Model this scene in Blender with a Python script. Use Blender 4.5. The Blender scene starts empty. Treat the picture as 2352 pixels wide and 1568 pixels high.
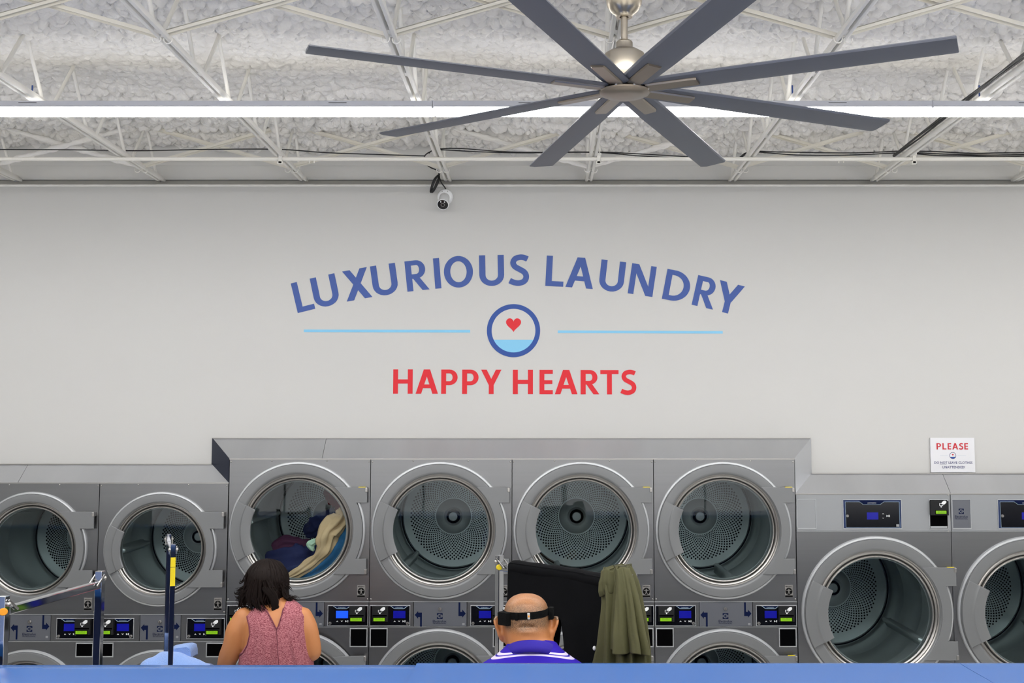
import bpy, math, random
import numpy as np
from mathutils import Vector, Matrix

random.seed(7); RNG = np.random.default_rng(7)
scene = bpy.context.scene
PI = math.pi

# ------------------------------------------------------------------ camera
F = 2500.0; PITCH = math.atan(193/2500.0); CP, SP = math.cos(PITCH), math.sin(PITCH); PX = 1250.0; CAMZ = 2.2
cd = bpy.data.cameras.new('camera'); cam = bpy.data.objects.new('camera', cd); scene.collection.objects.link(cam)
cam.location = (0, 0, CAMZ); cam.rotation_euler = (PI/2 + PITCH, 0, 0)
cd.sensor_width = 36; cd.lens = 36*F/2352; cd.shift_x = (1176-PX)/2352; cd.clip_end = 100
scene.camera = cam

def at(px, py, Y):            # the point at depth Y that the photograph shows at (px, py)
    dx = px-PX; dy = 784-py
    ry = F*CP-dy*SP; rz = F*SP+dy*CP; t = Y/ry
    return Vector((dx*t, Y, CAMZ+rz*t))
def atz(px, py, Z):
    dx = px-PX; dy = 784-py
    ry = F*CP-dy*SP; rz = F*SP+dy*CP; t = (Z-CAMZ)/rz
    return Vector((dx*t, ry*t, Z))

# ------------------------------------------------------------------ colour, world, exposure
def lin(c):
    if isinstance(c, (int, float)): c = (c, c, c)
    return tuple(((v/255)/12.92 if v/255 <= .04045 else ((v/255+.055)/1.055)**2.4) for v in c)
w = bpy.data.worlds.new('world'); scene.world = w; w.use_nodes = True
w.node_tree.nodes['Background'].inputs[0].default_value = (1, .98, .95, 1)
w.node_tree.nodes['Background'].inputs[1].default_value = .6
vs = scene.view_settings
vs.view_transform = 'Standard'; vs.look = 'None'; vs.gamma = 1; vs.exposure = 1.85
vs.use_curve_mapping = False
LED = 9.0; UP = 0.6                     # radiance of the strip diffusers and of the uplight added above them
scene.cycles.max_bounces = 7; scene.cycles.diffuse_bounces = 4; scene.cycles.glossy_bounces = 4
scene.cycles.transparent_max_bounces = 12; scene.cycles.sample_clamp_indirect = 6
scene.cycles.use_denoising = True
scene.cycles.caustics_reflective = False; scene.cycles.caustics_refractive = False

# ------------------------------------------------------------------ materials
M = {}
def nodes(name):
    m = bpy.data.materials.new(name); m.use_nodes = True; nt = m.node_tree
    return m, nt, nt.nodes['Principled BSDF']
def mat(name, col, rough=.5, metal=0.0, spec=.5, noise=0.0, nscale=20, bump=0.0, bscale=60, stretch=None, emit=None, coat=0, sheen=0):
    m, nt, b = nodes(name); c = lin(col)
    b.inputs['Base Color'].default_value = (*c, 1); b.inputs['Roughness'].default_value = rough
    b.inputs['Metallic'].default_value = metal; b.inputs['Specular IOR Level'].default_value = spec
    if coat: b.inputs['Coat Weight'].default_value = coat; b.inputs['Coat Roughness'].default_value = .06
    if sheen: b.inputs['Sheen Weight'].default_value = sheen
    if emit:
        b.inputs['Emission Color'].default_value = (*lin(emit[0]), 1); b.inputs['Emission Strength'].default_value = emit[1]
    if noise or bump:
        tc = nt.nodes.new('ShaderNodeTexCoord'); mp = nt.nodes.new('ShaderNodeMapping')
        nt.links.new(tc.outputs['Object'], mp.inputs[0])
        if stretch: mp.inputs['Scale'].default_value = stretch
        if noise:
            n = nt.nodes.new('ShaderNodeTexNoise'); n.inputs['Scale'].default_value = nscale; n.inputs['Detail'].default_value = 4
            nt.links.new(mp.outputs[0], n.inputs['Vector'])
            mx = nt.nodes.new('ShaderNodeMix'); mx.data_type = 'RGBA'
            mx.inputs[6].default_value = (*[v*(1-noise) for v in c], 1); mx.inputs[7].default_value = (*[min(1, v*(1+noise)) for v in c], 1)
            nt.links.new(n.outputs[0], mx.inputs[0]); nt.links.new(mx.outputs[2], b.inputs['Base Color'])
        if bump:
            n2 = nt.nodes.new('ShaderNodeTexNoise'); n2.inputs['Scale'].default_value = bscale; n2.inputs['Detail'].default_value = 3
            nt.links.new(mp.outputs[0], n2.inputs['Vector'])
            bp = nt.nodes.new('ShaderNodeBump'); bp.inputs['Strength'].default_value = bump; bp.inputs['Distance'].default_value = .01
            nt.links.new(n2.outputs[0], bp.inputs['Height']); nt.links.new(bp.outputs[0], b.inputs['Normal'])
    M[name] = m; return m

mat('wall_paint', (190, 190, 188), .85, noise=.012, nscale=1.2, bump=.03, bscale=180)
mat('upper_wall_paint', (222, 221, 217), .9)
mat('front_wall_paint', (190, 188, 184), .9)
mat('foam', (243, 241, 237), .85, spec=.2, noise=.05, nscale=9, bump=.4, bscale=90)
mat('joist_paint', (240, 238, 232), .5, noise=.03, nscale=6)
mat('brace_paint', (236, 232, 220), .55, noise=.05, nscale=5)
mat('floor_tile', (232, 230, 225), .35, noise=.08, nscale=3)
mat('steel', (138, 139, 141), .34, 1.0, noise=.05, nscale=1.0, bump=.035, bscale=14, stretch=(1.5, 1, 60))
mat('crown_steel', (214, 216, 220), .36, 1.0, noise=.12, nscale=1.2, stretch=(3, 1, .6), bump=.02, bscale=3)
mat('door_grey', (120, 122, 124), .42, .3)
mat('door_rim', (182, 185, 188), .35, .5)
mat('band_grey', (146, 149, 152), .42, .3)
mat('plate_grey', (102, 105, 112), .4, .4)
mat('trim_metal', (176, 174, 171), .36, 1.0)
mat('dark_gasket', (48, 47, 46), .45)
mat('seam_black', (10, 10, 12), .8, spec=.08)
mat('drum_steel', (186, 194, 192), .36, .6, noise=.05, nscale=2)
mat('drum_back_steel', (196, 206, 206), .4, .55)
mat('hole_black', (3, 3, 4), .9, spec=.03)
mat('hub_metal', (206, 213, 213), .42, .25)
mat('hub_dark', (58, 64, 68), .35, .5)
mat('panel_black', (9, 10, 14), .16, spec=.5)
mat('reader_black', (24, 25, 27), .55, spec=.25)
mat('navy_print', (8, 20, 54), .6, spec=.08)
mat('navy_frame', (22, 42, 84), .35)
mat('pale_line', (150, 172, 190), .5)
mat('screen_blue', (4, 6, 90), .3, emit=((6, 12, 190), .10))
mat('screen_blue_bright', (20, 70, 200), .3, emit=((20, 70, 245), .28))
mat('lcd_green', (104, 152, 14), .3, emit=((150, 215, 30), .10))
mat('lcd_text', (70, 110, 20), .4)
mat('icon_white', (225, 228, 230), .5)
mat('sticker_black', (8, 8, 9), .7, spec=.1)
mat('sticker_grey', (120, 118, 116), .5)
mat('gusset_shaded', (70, 74, 88), .3, 1.0)  # trim steel darkened in its colour, standing in for a dark reflection
mat('yellow', (232, 208, 20), .5)
mat('orange', (235, 150, 10), .5)
mat('chrome', (190, 192, 198), .06, 1.0)
mat('blue_laminate', (32, 86, 154), .25, spec=.5, coat=.15)
mat('blue_cabinet', (24, 38, 76), .4)
mat('fan_blade', (92, 95, 104), .45, .1)
mat('fan_nickel', (196, 187, 171), .30, 1.0, bump=.02, bscale=30, stretch=(1, 1, 30))
mat('fan_bracket', (150, 140, 128), .32, .85)
mat('light_housing', (198, 200, 208), .45)
mat('cable_black', (14, 14, 17), .4)
mat('white_plastic', (232, 234, 236), .35)
mat('camera_black', (14, 15, 22), .12)
mat('pipe_white', (232, 230, 222), .4)
mat('vinyl_blue', (50, 78, 146), .6)
mat('ring_blue', (28, 68, 142), .6)
mat('vinyl_sky', (122, 186, 220), .6)
mat('vinyl_red', (204, 18, 34), .6)
mat('vinyl_white', (190, 190, 188), .6)
mat('sign_white', (212, 213, 217), .5)
mat('sign_red', (186, 30, 44), .5)
mat('sign_navy', (62, 66, 110), .5)
mat('skin_woman', (188, 124, 76), .5, noise=.05, nscale=12, bump=.03, bscale=300)
mat('hair_brown', (20, 11, 8), .6, spec=.15, noise=.45, nscale=30, stretch=(1, 1, .12))
mat('jeans', (40, 48, 70), .8, noise=.1, nscale=60)
mat('black_cloth', (8, 9, 12), .9, spec=.12, noise=.2, nscale=14, bump=.12, bscale=26)
mat('olive_cloth', (78, 77, 46), .8, noise=.08, nscale=16, bump=.15, bscale=45)
mat('blue_towel', (128, 160, 218), .95, noise=.08, nscale=50, bump=.5, bscale=220, sheen=.3)
mat('beige_cloth', (196, 168, 128), .85, noise=.08, nscale=20, bump=.1, bscale=60)
mat('teal_cloth', (18, 84, 126), .85, noise=.15, nscale=18, bump=.15, bscale=50)
mat('navy_cloth', (18, 26, 70), .85, noise=.2, nscale=15, bump=.15, bscale=50)
mat('maroon_cloth', (96, 8, 20), .9, spec=.1, noise=.2, nscale=15)
mat('plum_cloth', (78, 34, 62), .85, noise=.2, nscale=15)
mat('mint_cloth', (176, 206, 178), .85)
mat('black_nylon', (10, 11, 11), .85, spec=.12, bump=.2, bscale=300)
mat('shoe_dark', (30, 30, 34), .6)
mat('shoe_white', (210, 210, 208), .6)
mat('polo_plain', (36, 14, 150), .75)
mat('eye_white', (225, 222, 215), .2)
mat('galvanized', (120, 122, 124), .5, .6)
mat('sill_white', (220, 220, 220), .5)

# emissive diffuser, then the uplight added for the ceiling
m, nt, b = nodes('led_diffuser'); b.inputs['Base Color'].default_value = (.8, .8, .8, 1)
b.inputs['Emission Color'].default_value = (1, .985, .97, 1); b.inputs['Emission Strength'].default_value = LED; M['led_diffuser'] = m
m, nt, b = nodes('added_uplight'); b.inputs['Emission Color'].default_value = (1, .985, .965, 1); b.inputs['Emission Strength'].default_value = UP; M['added_uplight'] = m
# door pane: thin tinted glass that lets light through and mirrors at the Fresnel rate
m, nt, b = nodes('door_glass'); nt.nodes.remove(b)
tr = nt.nodes.new('ShaderNodeBsdfTransparent'); tr.inputs[0].default_value = (.80, .86, .88, 1)
gl = nt.nodes.new('ShaderNodeBsdfGlossy'); gl.inputs['Roughness'].default_value = .02; gl.inputs[0].default_value = (.9, .95, 1, 1)
fr = nt.nodes.new('ShaderNodeFresnel'); fr.inputs[0].default_value = 1.42
mx = nt.nodes.new('ShaderNodeMixShader')
nt.links.new(fr.outputs[0], mx.inputs[0]); nt.links.new(tr.outputs[0], mx.inputs[1]); nt.links.new(gl.outputs[0], mx.inputs[2])
nt.links.new(mx.outputs[0], nt.nodes['Material Output'].inputs[0]); M['door_glass'] = m
# heather jersey
m, nt, b = nodes('pink_heather'); b.inputs['Roughness'].default_value = .9; b.inputs['Specular IOR Level'].default_value = .15
tc = nt.nodes.new('ShaderNodeTexCoord'); mp = nt.nodes.new('ShaderNodeMapping'); mp.inputs['Scale'].default_value = (150, 150, 520); mp.inputs['Rotation'].default_value = (0, .35, 0)
n = nt.nodes.new('ShaderNodeTexNoise'); n.inputs['Scale'].default_value = 1; n.inputs['Detail'].default_value = 3
rp = nt.nodes.new('ShaderNodeValToRGB'); rp.color_ramp.elements[0].position = .38; rp.color_ramp.elements[0].color = (*lin((118, 54, 66)), 1)
rp.color_ramp.elements[1].position = .62; rp.color_ramp.elements[1].color = (*lin((188, 124, 130)), 1)
nt.links.new(tc.outputs['Object'], mp.inputs[0]); nt.links.new(mp.outputs[0], n.inputs['Vector']); nt.links.new(n.outputs[0], rp.inputs[0]); nt.links.new(rp.outputs[0], b.inputs['Base Color'])
M['pink_heather'] = m
mat('pink_hem', (112, 54, 66), .9)
# skin of the man with cropped stubble, mask in a vertex attribute
m, nt, b = nodes('skin_man'); b.inputs['Roughness'].default_value = .42
at_ = nt.nodes.new('ShaderNodeAttribute'); at_.attribute_name = 'stubble'
n = nt.nodes.new('ShaderNodeTexNoise'); n.inputs['Scale'].default_value = 420; n.inputs['Detail'].default_value = 2
tc = nt.nodes.new('ShaderNodeTexCoord'); nt.links.new(tc.outputs['Object'], n.inputs['Vector'])
n3 = nt.nodes.new('ShaderNodeTexNoise'); n3.inputs['Scale'].default_value = 28; n3.inputs['Detail'].default_value = 3; nt.links.new(tc.outputs['Object'], n3.inputs['Vector'])
rp = nt.nodes.new('ShaderNodeValToRGB'); rp.color_ramp.elements[0].position = .40; rp.color_ramp.elements[1].position = .62
rp.color_ramp.elements[0].color = (*lin((88, 66, 48)), 1); rp.color_ramp.elements[1].color = (*lin((152, 116, 84)), 1)
nt.links.new(n.outputs[0], rp.inputs[0])
ml = nt.nodes.new('ShaderNodeMath'); ml.operation = 'MULTIPLY_ADD'; nt.links.new(n3.outputs[0], ml.inputs[0]); ml.inputs[1].default_value = .9; ml.inputs[2].default_value = .5
m2 = nt.nodes.new('ShaderNodeMath'); m2.operation = 'MULTIPLY'; m2.use_clamp = True; nt.links.new(ml.outputs[0], m2.inputs[0]); nt.links.new(at_.outputs['Fac'], m2.inputs[1])
mx = nt.nodes.new('ShaderNodeMix'); mx.data_type = 'RGBA'; mx.inputs[6].default_value = (*lin((186, 122, 74)), 1)
nt.links.new(rp.outputs[0], mx.inputs[7]); nt.links.new(m2.outputs[0], mx.inputs[0]); nt.links.new(mx.outputs[2], b.inputs['Base Color'])
M['skin_man'] = m
# polo knit: stripes run at constant distance down the garment (vertex attribute)
m, nt, b = nodes('polo_stripe'); b.inputs['Roughness'].default_value = .8; b.inputs['Specular IOR Level'].default_value = .2
at_ = nt.nodes.new('ShaderNodeAttribute'); at_.attribute_name = 'down'
rp = nt.nodes.new('ShaderNodeValToRGB'); rp.color_ramp.interpolation = 'CONSTANT'
BL = (*lin((44, 24, 158)), 1); WH = (*lin((206, 196, 226)), 1)
M['polo_stripe'] = m; POLO = (rp, BL, WH)
nt.links.new(at_.outputs['Fac'], rp.inputs[0]); nt.links.new(rp.outputs[0], b.inputs['Base Color'])

# ------------------------------------------------------------------ mesh helpers
ORG = {}
class MB:
    def __init__(s): s.v = []; s.f = []
    def add(s, vs, fs):
        o = len(s.v); s.v += [tuple(p) for p in vs]; s.f += [tuple(i+o for i in f) for f in fs]; return s
    def box(s, x0, x1, y0, y1, z0, z1):
        return s.add([(x, y, z) for z in (z0, z1) for y in (y0, y1) for x in (x0, x1)],
                     [(0, 2, 3, 1), (4, 5, 7, 6), (0, 1, 5, 4), (2, 6, 7, 3), (0, 4, 6, 2), (1, 3, 7, 5)])
    def bar(s, a, b, wd, h, up=(0, 0, 1)):     # rectangular bar between two points
        a = Vector(a); b = Vector(b); d = (b-a).normalized(); up = Vector(up)
        if abs(d.dot(up)) > .98: up = Vector((0, 1, 0))
        r = d.cross(up).normalized(); u = r.cross(d)
        P = [p + r*(sx*wd/2) + u*(sz*h/2) for p in (a, b) for sz in (-1, 1) for sx in (-1, 1)]
        return s.add(P, [(0, 1, 3, 2), (4, 6, 7, 5), (0, 4, 5, 1), (2, 3, 7, 6), (0, 2, 6, 4), (1, 5, 7, 3)])
    def tube(s, pts, r, seg=8, caps=True, closed=False):
        pts = [Vector(p) for p in pts]; n = len(pts); rr = r if hasattr(r, '__len__') else [r]*n
        V = []; Fc = []; up = None
        for i, p in enumerate(pts):
            if closed: d = pts[(i+1) % n]-pts[i-1]
            else: d = pts[min(i+1, n-1)]-pts[max(i-1, 0)]
            d.normalize()
            if up is None: up = Vector((0, 0, 1)) if abs(d.z) < .9 else Vector((0, 1, 0))
            a = d.cross(up); a.normalize(); up = a.cross(d)
            for k in range(seg):
                t = 2*PI*k/seg; V.append(p + (a*math.cos(t)+up*math.sin(t))*rr[i])
        m = n if closed else n-1
        for i in range(m):
            for k in range(seg):
                j = (i+1) % n; k2 = (k+1) % seg
                Fc.append((i*seg+k, i*seg+k2, j*seg+k2, j*seg+k))
        if caps and not closed: Fc += [tuple(range(seg))[::-1], tuple((n-1)*seg+k for k in range(seg))]
        return s.add(V, Fc)
    def cyl(s, a, b, r, seg=16): return s.tube([a, b], r, seg)
    def lathe(s, c, prof, seg=48, axis='y', close=False, a0=0, a1=2*PI):
        c = Vector(c); V = []; Fc = []; full = abs(a1-a0-2*PI) < 1e-6; ns = seg if full else seg+1
        for r, h in prof:
            for k in range(ns):
                t = a0+(a1-a0)*k/seg
                if axis == 'y': V.append(c+Vector((r*math.cos(t), h, r*math.sin(t))))
                else: V.append(c+Vector((r*math.cos(t), r*math.sin(t), h)))
        n = len(prof)
        for i in range(n if close else n-1):
            for k in range(seg):
                k2 = (k+1) % ns; j = (i+1) % n
                f = (i*ns+k, i*ns+k2, j*ns+k2, j*ns+k)
                Fc.append(f if axis == 'z' else f[::-1])
        return s.add(V, Fc)
    def prism(s, poly, y0, y1):     # polygon of (x, z), front at y0
        n = len(poly); V = [(x, y0, z) for x, z in poly]+[(x, y1, z) for x, z in poly]
        Fc = [tuple(range(n)), tuple(range(2*n-1, n-1, -1))]
        Fc += [(i, n+i, n+(i+1) % n, (i+1) % n) for i in range(n)]
        return s.add(V, Fc)
    def flat(s, poly, y): return s.add([(x, y, z) for x, z in poly], [tuple(range(len(poly)))])
    def plate_hole(s, x0, x1, z0, z1, cx, cz, r, y0, y1, seg=64):
        angs = sorted([2*PI*k/seg for k in range(seg)]+[math.atan2(z-cz, x-cx) % (2*PI) for x in (x0, x1) for z in (z0, z1)])
        V = []; n = len(angs)
        for y in (y0, y1):
            for a in angs:
                c, sn = math.cos(a), math.sin(a); t = 1e9
                if c > 1e-9: t = min(t, (x1-cx)/c)
                if c < -1e-9: t = min(t, (x0-cx)/c)
                if sn > 1e-9: t = min(t, (z1-cz)/sn)
                if sn < -1e-9: t = min(t, (z0-cz)/sn)
                V += [(cx+r*c, y, cz+r*sn), (cx+t*c, y, cz+t*sn)]
        Fc = []
        for k in range(n):
            j = (k+1) % n; a, b_, c_, d = 2*k, 2*k+1, 2*j+1, 2*j; o = 2*n
            Fc += [(a, b_, c_, d), (o+a, o+d, o+c_, o+b_), (b_, o+b_, o+c_, c_), (a, d, o+d, o+a)]
        return s.add(V, Fc)
    def ball(s, c, r, seg=12, rings=8):
        c = Vector(c); r = Vector(r if hasattr(r, '__len__') else (r, r, r)); V = []; Fc = []
        for i in range(1, rings):
            ph = PI*i/rings
            for k in range(seg):
                t = 2*PI*k/seg; V.append(c+Vector((r.x*math.sin(ph)*math.cos(t), r.y*math.sin(ph)*math.sin(t), r.z*math.cos(ph))))
        V += [c+Vector((0, 0, r.z)), c-Vector((0, 0, r.z))]; T = len(V)-2
        for i in range(rings-2):
            for k in range(seg): Fc.append((i*seg+k, (i+1)*seg+k, (i+1)*seg+(k+1) % seg, i*seg+(k+1) % seg))
        for k in range(seg):
            Fc.append((T, k, (k+1) % seg)); Fc.append((T+1, (rings-2)*seg+(k+1) % seg, (rings-2)*seg+k))
        return s.add(V, Fc)
    def rings(s, R, seg=20, caps=True):   # R: list of lists of points
        V = [p for r in R for p in r]; Fc = []; n = len(R[0])
        for i in range(len(R)-1):
            for k in range(n): Fc.append((i*n+k, i*n+(k+1) % n, (i+1)*n+(k+1) % n, (i+1)*n+k))
        if caps: Fc += [tuple(range(n))[::-1], tuple((len(R)-1)*n+k for k in range(n))]
        return s.add(V, Fc)

def obj(name, mb, m, parent=None, smooth=None, origin=None, bevel=0, kind=None):
    me = bpy.data.meshes.new(name)
    po = ORG[parent.name] if parent else Vector((0, 0, 0))
    og = Vector(origin) if origin is not None else (po if parent else None)
    if isinstance(mb, MB): V = np.array([tuple(p) for p in mb.v], dtype=float).reshape(-1, 3); Fc = mb.f
    else: V, Fc = mb
    if og is None:
        og = Vector(((V[:, 0].min()+V[:, 0].max())/2, (V[:, 1].min()+V[:, 1].max())/2, V[:, 2].min()))
    V = V-np.array(og)
    me.from_pydata(V.tolist(), [], [tuple(int(i) for i in f) for f in Fc]); me.update()
    me.materials.append(M[m])
    if smooth is not None:
        me.shade_smooth()
        if smooth < 179: me.set_sharp_from_angle(angle=math.radians(smooth))
    o = bpy.data.objects.new(name, me); scene.collection.objects.link(o)
    if parent: o.parent = parent; o.location = og-po
    else: o.location = og
    ORG[o.name] = og
    if bevel:
        bv = o.modifiers.new('bevel', 'BEVEL'); bv.width = bevel; bv.segments = 2; bv.limit_method = 'ANGLE'; bv.angle_limit = math.radians(40)
    if kind: o['kind'] = kind
    return o
def tag(o, label, cat, group=None, kind=None):
    o['label'] = label; o['category'] = cat
    if group: o['group'] = group
    if kind: o['kind'] = kind
    return o
def thing(name, loc, label, cat, group=None):
    o = bpy.data.objects.new(name, None); scene.collection.objects.link(o); o.location = loc; o.empty_display_size = .1
    ORG[o.name] = Vector(loc); return tag(o, label, cat, group)
def copy_tree(o, parent=None):
    c = o.copy(); scene.collection.objects.link(c); c.parent = parent
    for ch in [x for x in scene.collection.objects if x.parent == o]: copy_tree(ch, c)
    return c
def structure(name, mb, m, **k): o = obj(name, mb, m, **k); o['kind'] = 'structure'; return o
def text_mb(s, size, cx, zb, y, extra=.0, width=None):
    cu = bpy.data.curves.new('t', 'FONT'); cu.body = s; cu.size = size; cu.offset = extra; cu.resolution_u = 2
    o = bpy.data.objects.new('t', cu); scene.collection.objects.link(o)
    bpy.context.view_layer.update()
    me = bpy.data.meshes.new_from_object(o.evaluated_get(bpy.context.evaluated_depsgraph_get()))
    V = np.array([v.co[:] for v in me.vertices]); Fc = [tuple(p.vertices) for p in me.polygons]
    bpy.data.objects.remove(o); bpy.data.curves.remove(cu); bpy.data.meshes.remove(me)
    x0, x1 = V[:, 0].min(), V[:, 0].max(); k = (width/(x1-x0)) if width else 1
    mb = MB(); mb.add([(cx+(v[0]-(x0+x1)/2)*k, y, zb+v[1]*(k if width else 1)) for v in V], Fc); return mb

# ------------------------------------------------------------------ glyphs (unit cap height)
def ell(cx, cy, ro, so, ri, si, a0, a1, n=14):
    out = []
    for i in range(n):
        t0, t1 = [a0+(a1-a0)*(i+j)/n for j in (0, 1)]
        out.append([(cx+ri*math.cos(t0), cy+si*math.sin(t0)), (cx+ro*math.cos(t0), cy+so*math.sin(t0)), (cx+ro*math.cos(t1), cy+so*math.sin(t1)), (cx+ri*math.cos(t1), cy+si*math.sin(t1))])
    return out
def rect(x0, x1, y0, y1): return [[(x0, y0), (x1, y0), (x1, y1), (x0, y1)]]
def para(xb, xt, wd, y0=0, y1=1): return [[(xb-wd/2, y0), (xb+wd/2, y0), (xt+wd/2, y1), (xt-wd/2, y1)]]
def stroke(P, wd):
    P = np.array(P, float); Q = []
    for i in range(len(P)-1):
        p0, p1, p2, p3 = P[max(i-1, 0)], P[i], P[i+1], P[min(i+2, len(P)-1)]
        for t in np.linspace(0, 1, 4, endpoint=False):
            Q.append(.5*((2*p1)+(-p0+p2)*t+(2*p0-5*p1+4*p2-p3)*t*t+(-p0+3*p1-3*p2+p3)*t**3))
    Q.append(P[-1]); Q = np.array(Q); T = np.gradient(Q, axis=0); T /= np.linalg.norm(T, axis=1)[:, None]; N = np.stack([-T[:, 1], T[:, 0]], 1)*wd/2
    return [[tuple(Q[i]-N[i]), tuple(Q[i+1]-N[i+1]), tuple(Q[i+1]+N[i+1]), tuple(Q[i]+N[i])] for i in range(len(Q)-1)]
G = {
 'L': (.58, rect(0, .2, 0, 1)+rect(.19, .58, 0, .17)),
 'U': (.80, rect(0, .2, .34, 1)+rect(.6, .8, .34, 1)+ell(.4, .345, .4, .36, .2, .185, PI, 2*PI)),
 'X': (.86, para(.125, .72, .25)+para(.735, .14, .25)),
 'R': (.74, rect(0, .2, 0, 1)+rect(.19, .36, .84, 1)+rect(.19, .36, .40, .55)+ell(.36, .70, .30, .30, .10, .145, -PI/2, PI/2)+para(.62, .335, .23, 0, .42)),
 'I': (.2, rect(0, .2, 0, 1)),
 'O': (.96, ell(.48, .5, .48, .52, .27, .345, 0, 2*PI, 36)),
 'S': (.64, stroke([(.585, .865), (.46, .915), (.33, .92), (.19, .87), (.125, .74), (.19, .61), (.34, .525), (.49, .43), (.55, .29), (.49, .14), (.33, .075), (.17, .09), (.02, .15)], .185)),
 'A': (.92, para(.115, .445, .225)+para(.805, .475, .225)+rect(.25, .67, .23, .385)),
 'N': (.82, rect(0, .185, 0, 1)+rect(.635, .82, 0, 1)+para(.70, .12, .235)),
 'D': (.85, rect(0, .2, 0, 1)+rect(.19, .29, .835, 1)+rect(.19, .29, 0, .165)+ell(.29, .5, .56, .5, .345, .335, -PI/2, PI/2, 20)),
 'Y': (.84, rect(.32, .52, 0, .45)+para(.425, .115, .23, .38, 1)+para(.415, .725, .23, .38, 1)),
 'H': (.80, rect(0, .2, 0, 1)+rect(.6, .8, 0, 1)+rect(.19, .61, .42, .59)),
 'P': (.67, rect(0, .2, 0, 1)+rect(.19, .34, .84, 1)+rect(.19, .34, .36, .52)+ell(.34, .68, .33, .32, .125, .16, -PI/2, PI/2)),
 'E': (.55, rect(0, .2, 0, 1)+rect(.19, .55, 0, .165)+rect(.19, .53, .42, .575)+rect(.19, .55, .835, 1)),
 'T': (.74, rect(.27, .47, 0, .86)+rect(0, .74, .835, 1)),
}
def glyph(ch, x, z, h, wd, y, rot=0, th=.0006):
    """wall letter: x, z = bottom-left of its baseline; h cap height; wd total width"""
    W, polys = G[ch]; k = wd/W; c, s = math.cos(rot), math.sin(rot); mb = MB()
    for i, p in enumerate(polys):
        mb.flat([(x+(a*k)*c-(b*h)*s, z+(a*k)*s+(b*h)*c) for a, b in p], y-.00002*i)
    return mb

# ================================================================== SETTING
WY = 6.37; UY = 6.41
ZT = at(1176, 424, WY).z                 # top of the furred wall
XC0, XC1 = -1.797, 1.430                 # centre block of dryers
CT_C = at(1176, 1006, WY).z; CT_L = at(300, 1066, WY).z; CT_R = at(2000, 1087, WY).z
FY = 6.25                                # dryer fronts
mb = MB()
FL = at(488, 1030, WY).x; FR = at(1862, 1030, WY).x
for x0, x1, zb in ((-7, FL, CT_L), (FL, FR, CT_C), (FR, 7, CT_R)): mb.box(x0, x1, WY, WY+.035, zb, ZT)
structure('wall_back', mb, 'wall_paint')
ZR = at(1176, 412.5, UY).z
mb = MB().box(-7, 7, UY, UY+.03, ZR, 3.745).box(-7, 7, UY+.002, UY+.03, 3.745, 3.749).box(-7, 7, UY, UY+.03, 3.749, 4.3).box(-7, 7, UY+.045, UY+.075, 3.3, 4.3)
structure('wall_back_upper', mb, 'upper_wall_paint')
structure('wall_left', MB().box(-7.2, -7, -5, 8, 0, 4.3), 'wall_paint')
structure('wall_right', MB().box(7, 7.2, -5, 8, 0, 4.3), 'wall_paint')
mb = MB()
xs = [-7.2, -6.6, -.05, .05, 6.6, 7.2]
for i, (a, b_) in enumerate(zip(xs[:-1], xs[1:])):
    if i % 2 == 0: mb.box(a, b_, -5.2, -5, 0, 4.3)
    else: mb.box(a, b_, -5.2, -5, 0, .9); mb.box(a, b_, -5.2, -5, 2.9, 4.3)
structure('wall_front', mb, 'front_wall_paint')
for i, (a, b_) in enumerate(((-6.6, -.05), (.05, 6.6))):
    mb = MB()
    for x in np.linspace(a, b_, 4): mb.box(x-.03, x+.03, -5.13, -5.07, .9, 2.9)
    mb.box(a, b_, -5.13, -5.07, .9, .96); mb.box(a, b_, -5.13, -5.07, 2.84, 2.9)
    structure('window_%d' % (i+1), mb, 'galvanized')
structure('floor', MB().box(-7.2, 7.2, -5.2, 8, -.1, 0), 'floor_tile')
structure('wall_service_room', MB().box(-7.2, 7.2, 7.8, 8, 0, 4.3), 'galvanized')
structure('trim_1', MB().box(-7, 7, WY-.004, WY+.04, ZT-.012, ZT), 'upper_wall_paint')

# foam ceiling -------------------------------------------------------
def smooth(a, b_, x): t = np.clip((x-a)/(b_-a), 0, 1); return t*t*(3-2*t)
def vnoise(x, y, seed):
    r = np.random.default_rng(seed); T = r.random((256, 256))
    xi = np.floor(x).astype(int); yi = np.floor(y).astype(int); fx = x-xi; fy = y-yi
    fx = fx*fx*(3-2*fx); fy = fy*fy*(3-2*fy)
    g = lambda a, b_: T[a & 255, b_ & 255]
    return (g(xi, yi)*(1-fx)+g(xi+1, yi)*fx)*(1-fy)+(g(xi, yi+1)*(1-fx)+g(xi+1, yi+1)*fx)*fy
def worley(x, y, seed):
    r = np.random.default_rng(seed); TX = r.random((128, 128)); TY = r.random((128, 128))
    xi = np.floor(x).astype(int); yi = np.floor(y).astype(int); d1 = np.full(x.shape, 9.); d2 = np.full(x.shape, 9.)
    for a in (-1, 0, 1):
        for b_ in (-1, 0, 1):
            cx = xi+a; cy = yi+b_
            d = np.hypot(cx+TX[cx & 127, cy & 127]-x, cy+TY[cx & 127, cy & 127]-y)
            n1 = np.minimum(d1, d); d2 = np.minimum(d2, np.maximum(d1, d)); d1 = n1
    return d1, d2
JZ = 3.655; JX = [-3.99, -3.135, -2.281, -1.431, -.574, .265, 1.120, 1.965, 2.805, 3.66]
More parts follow.
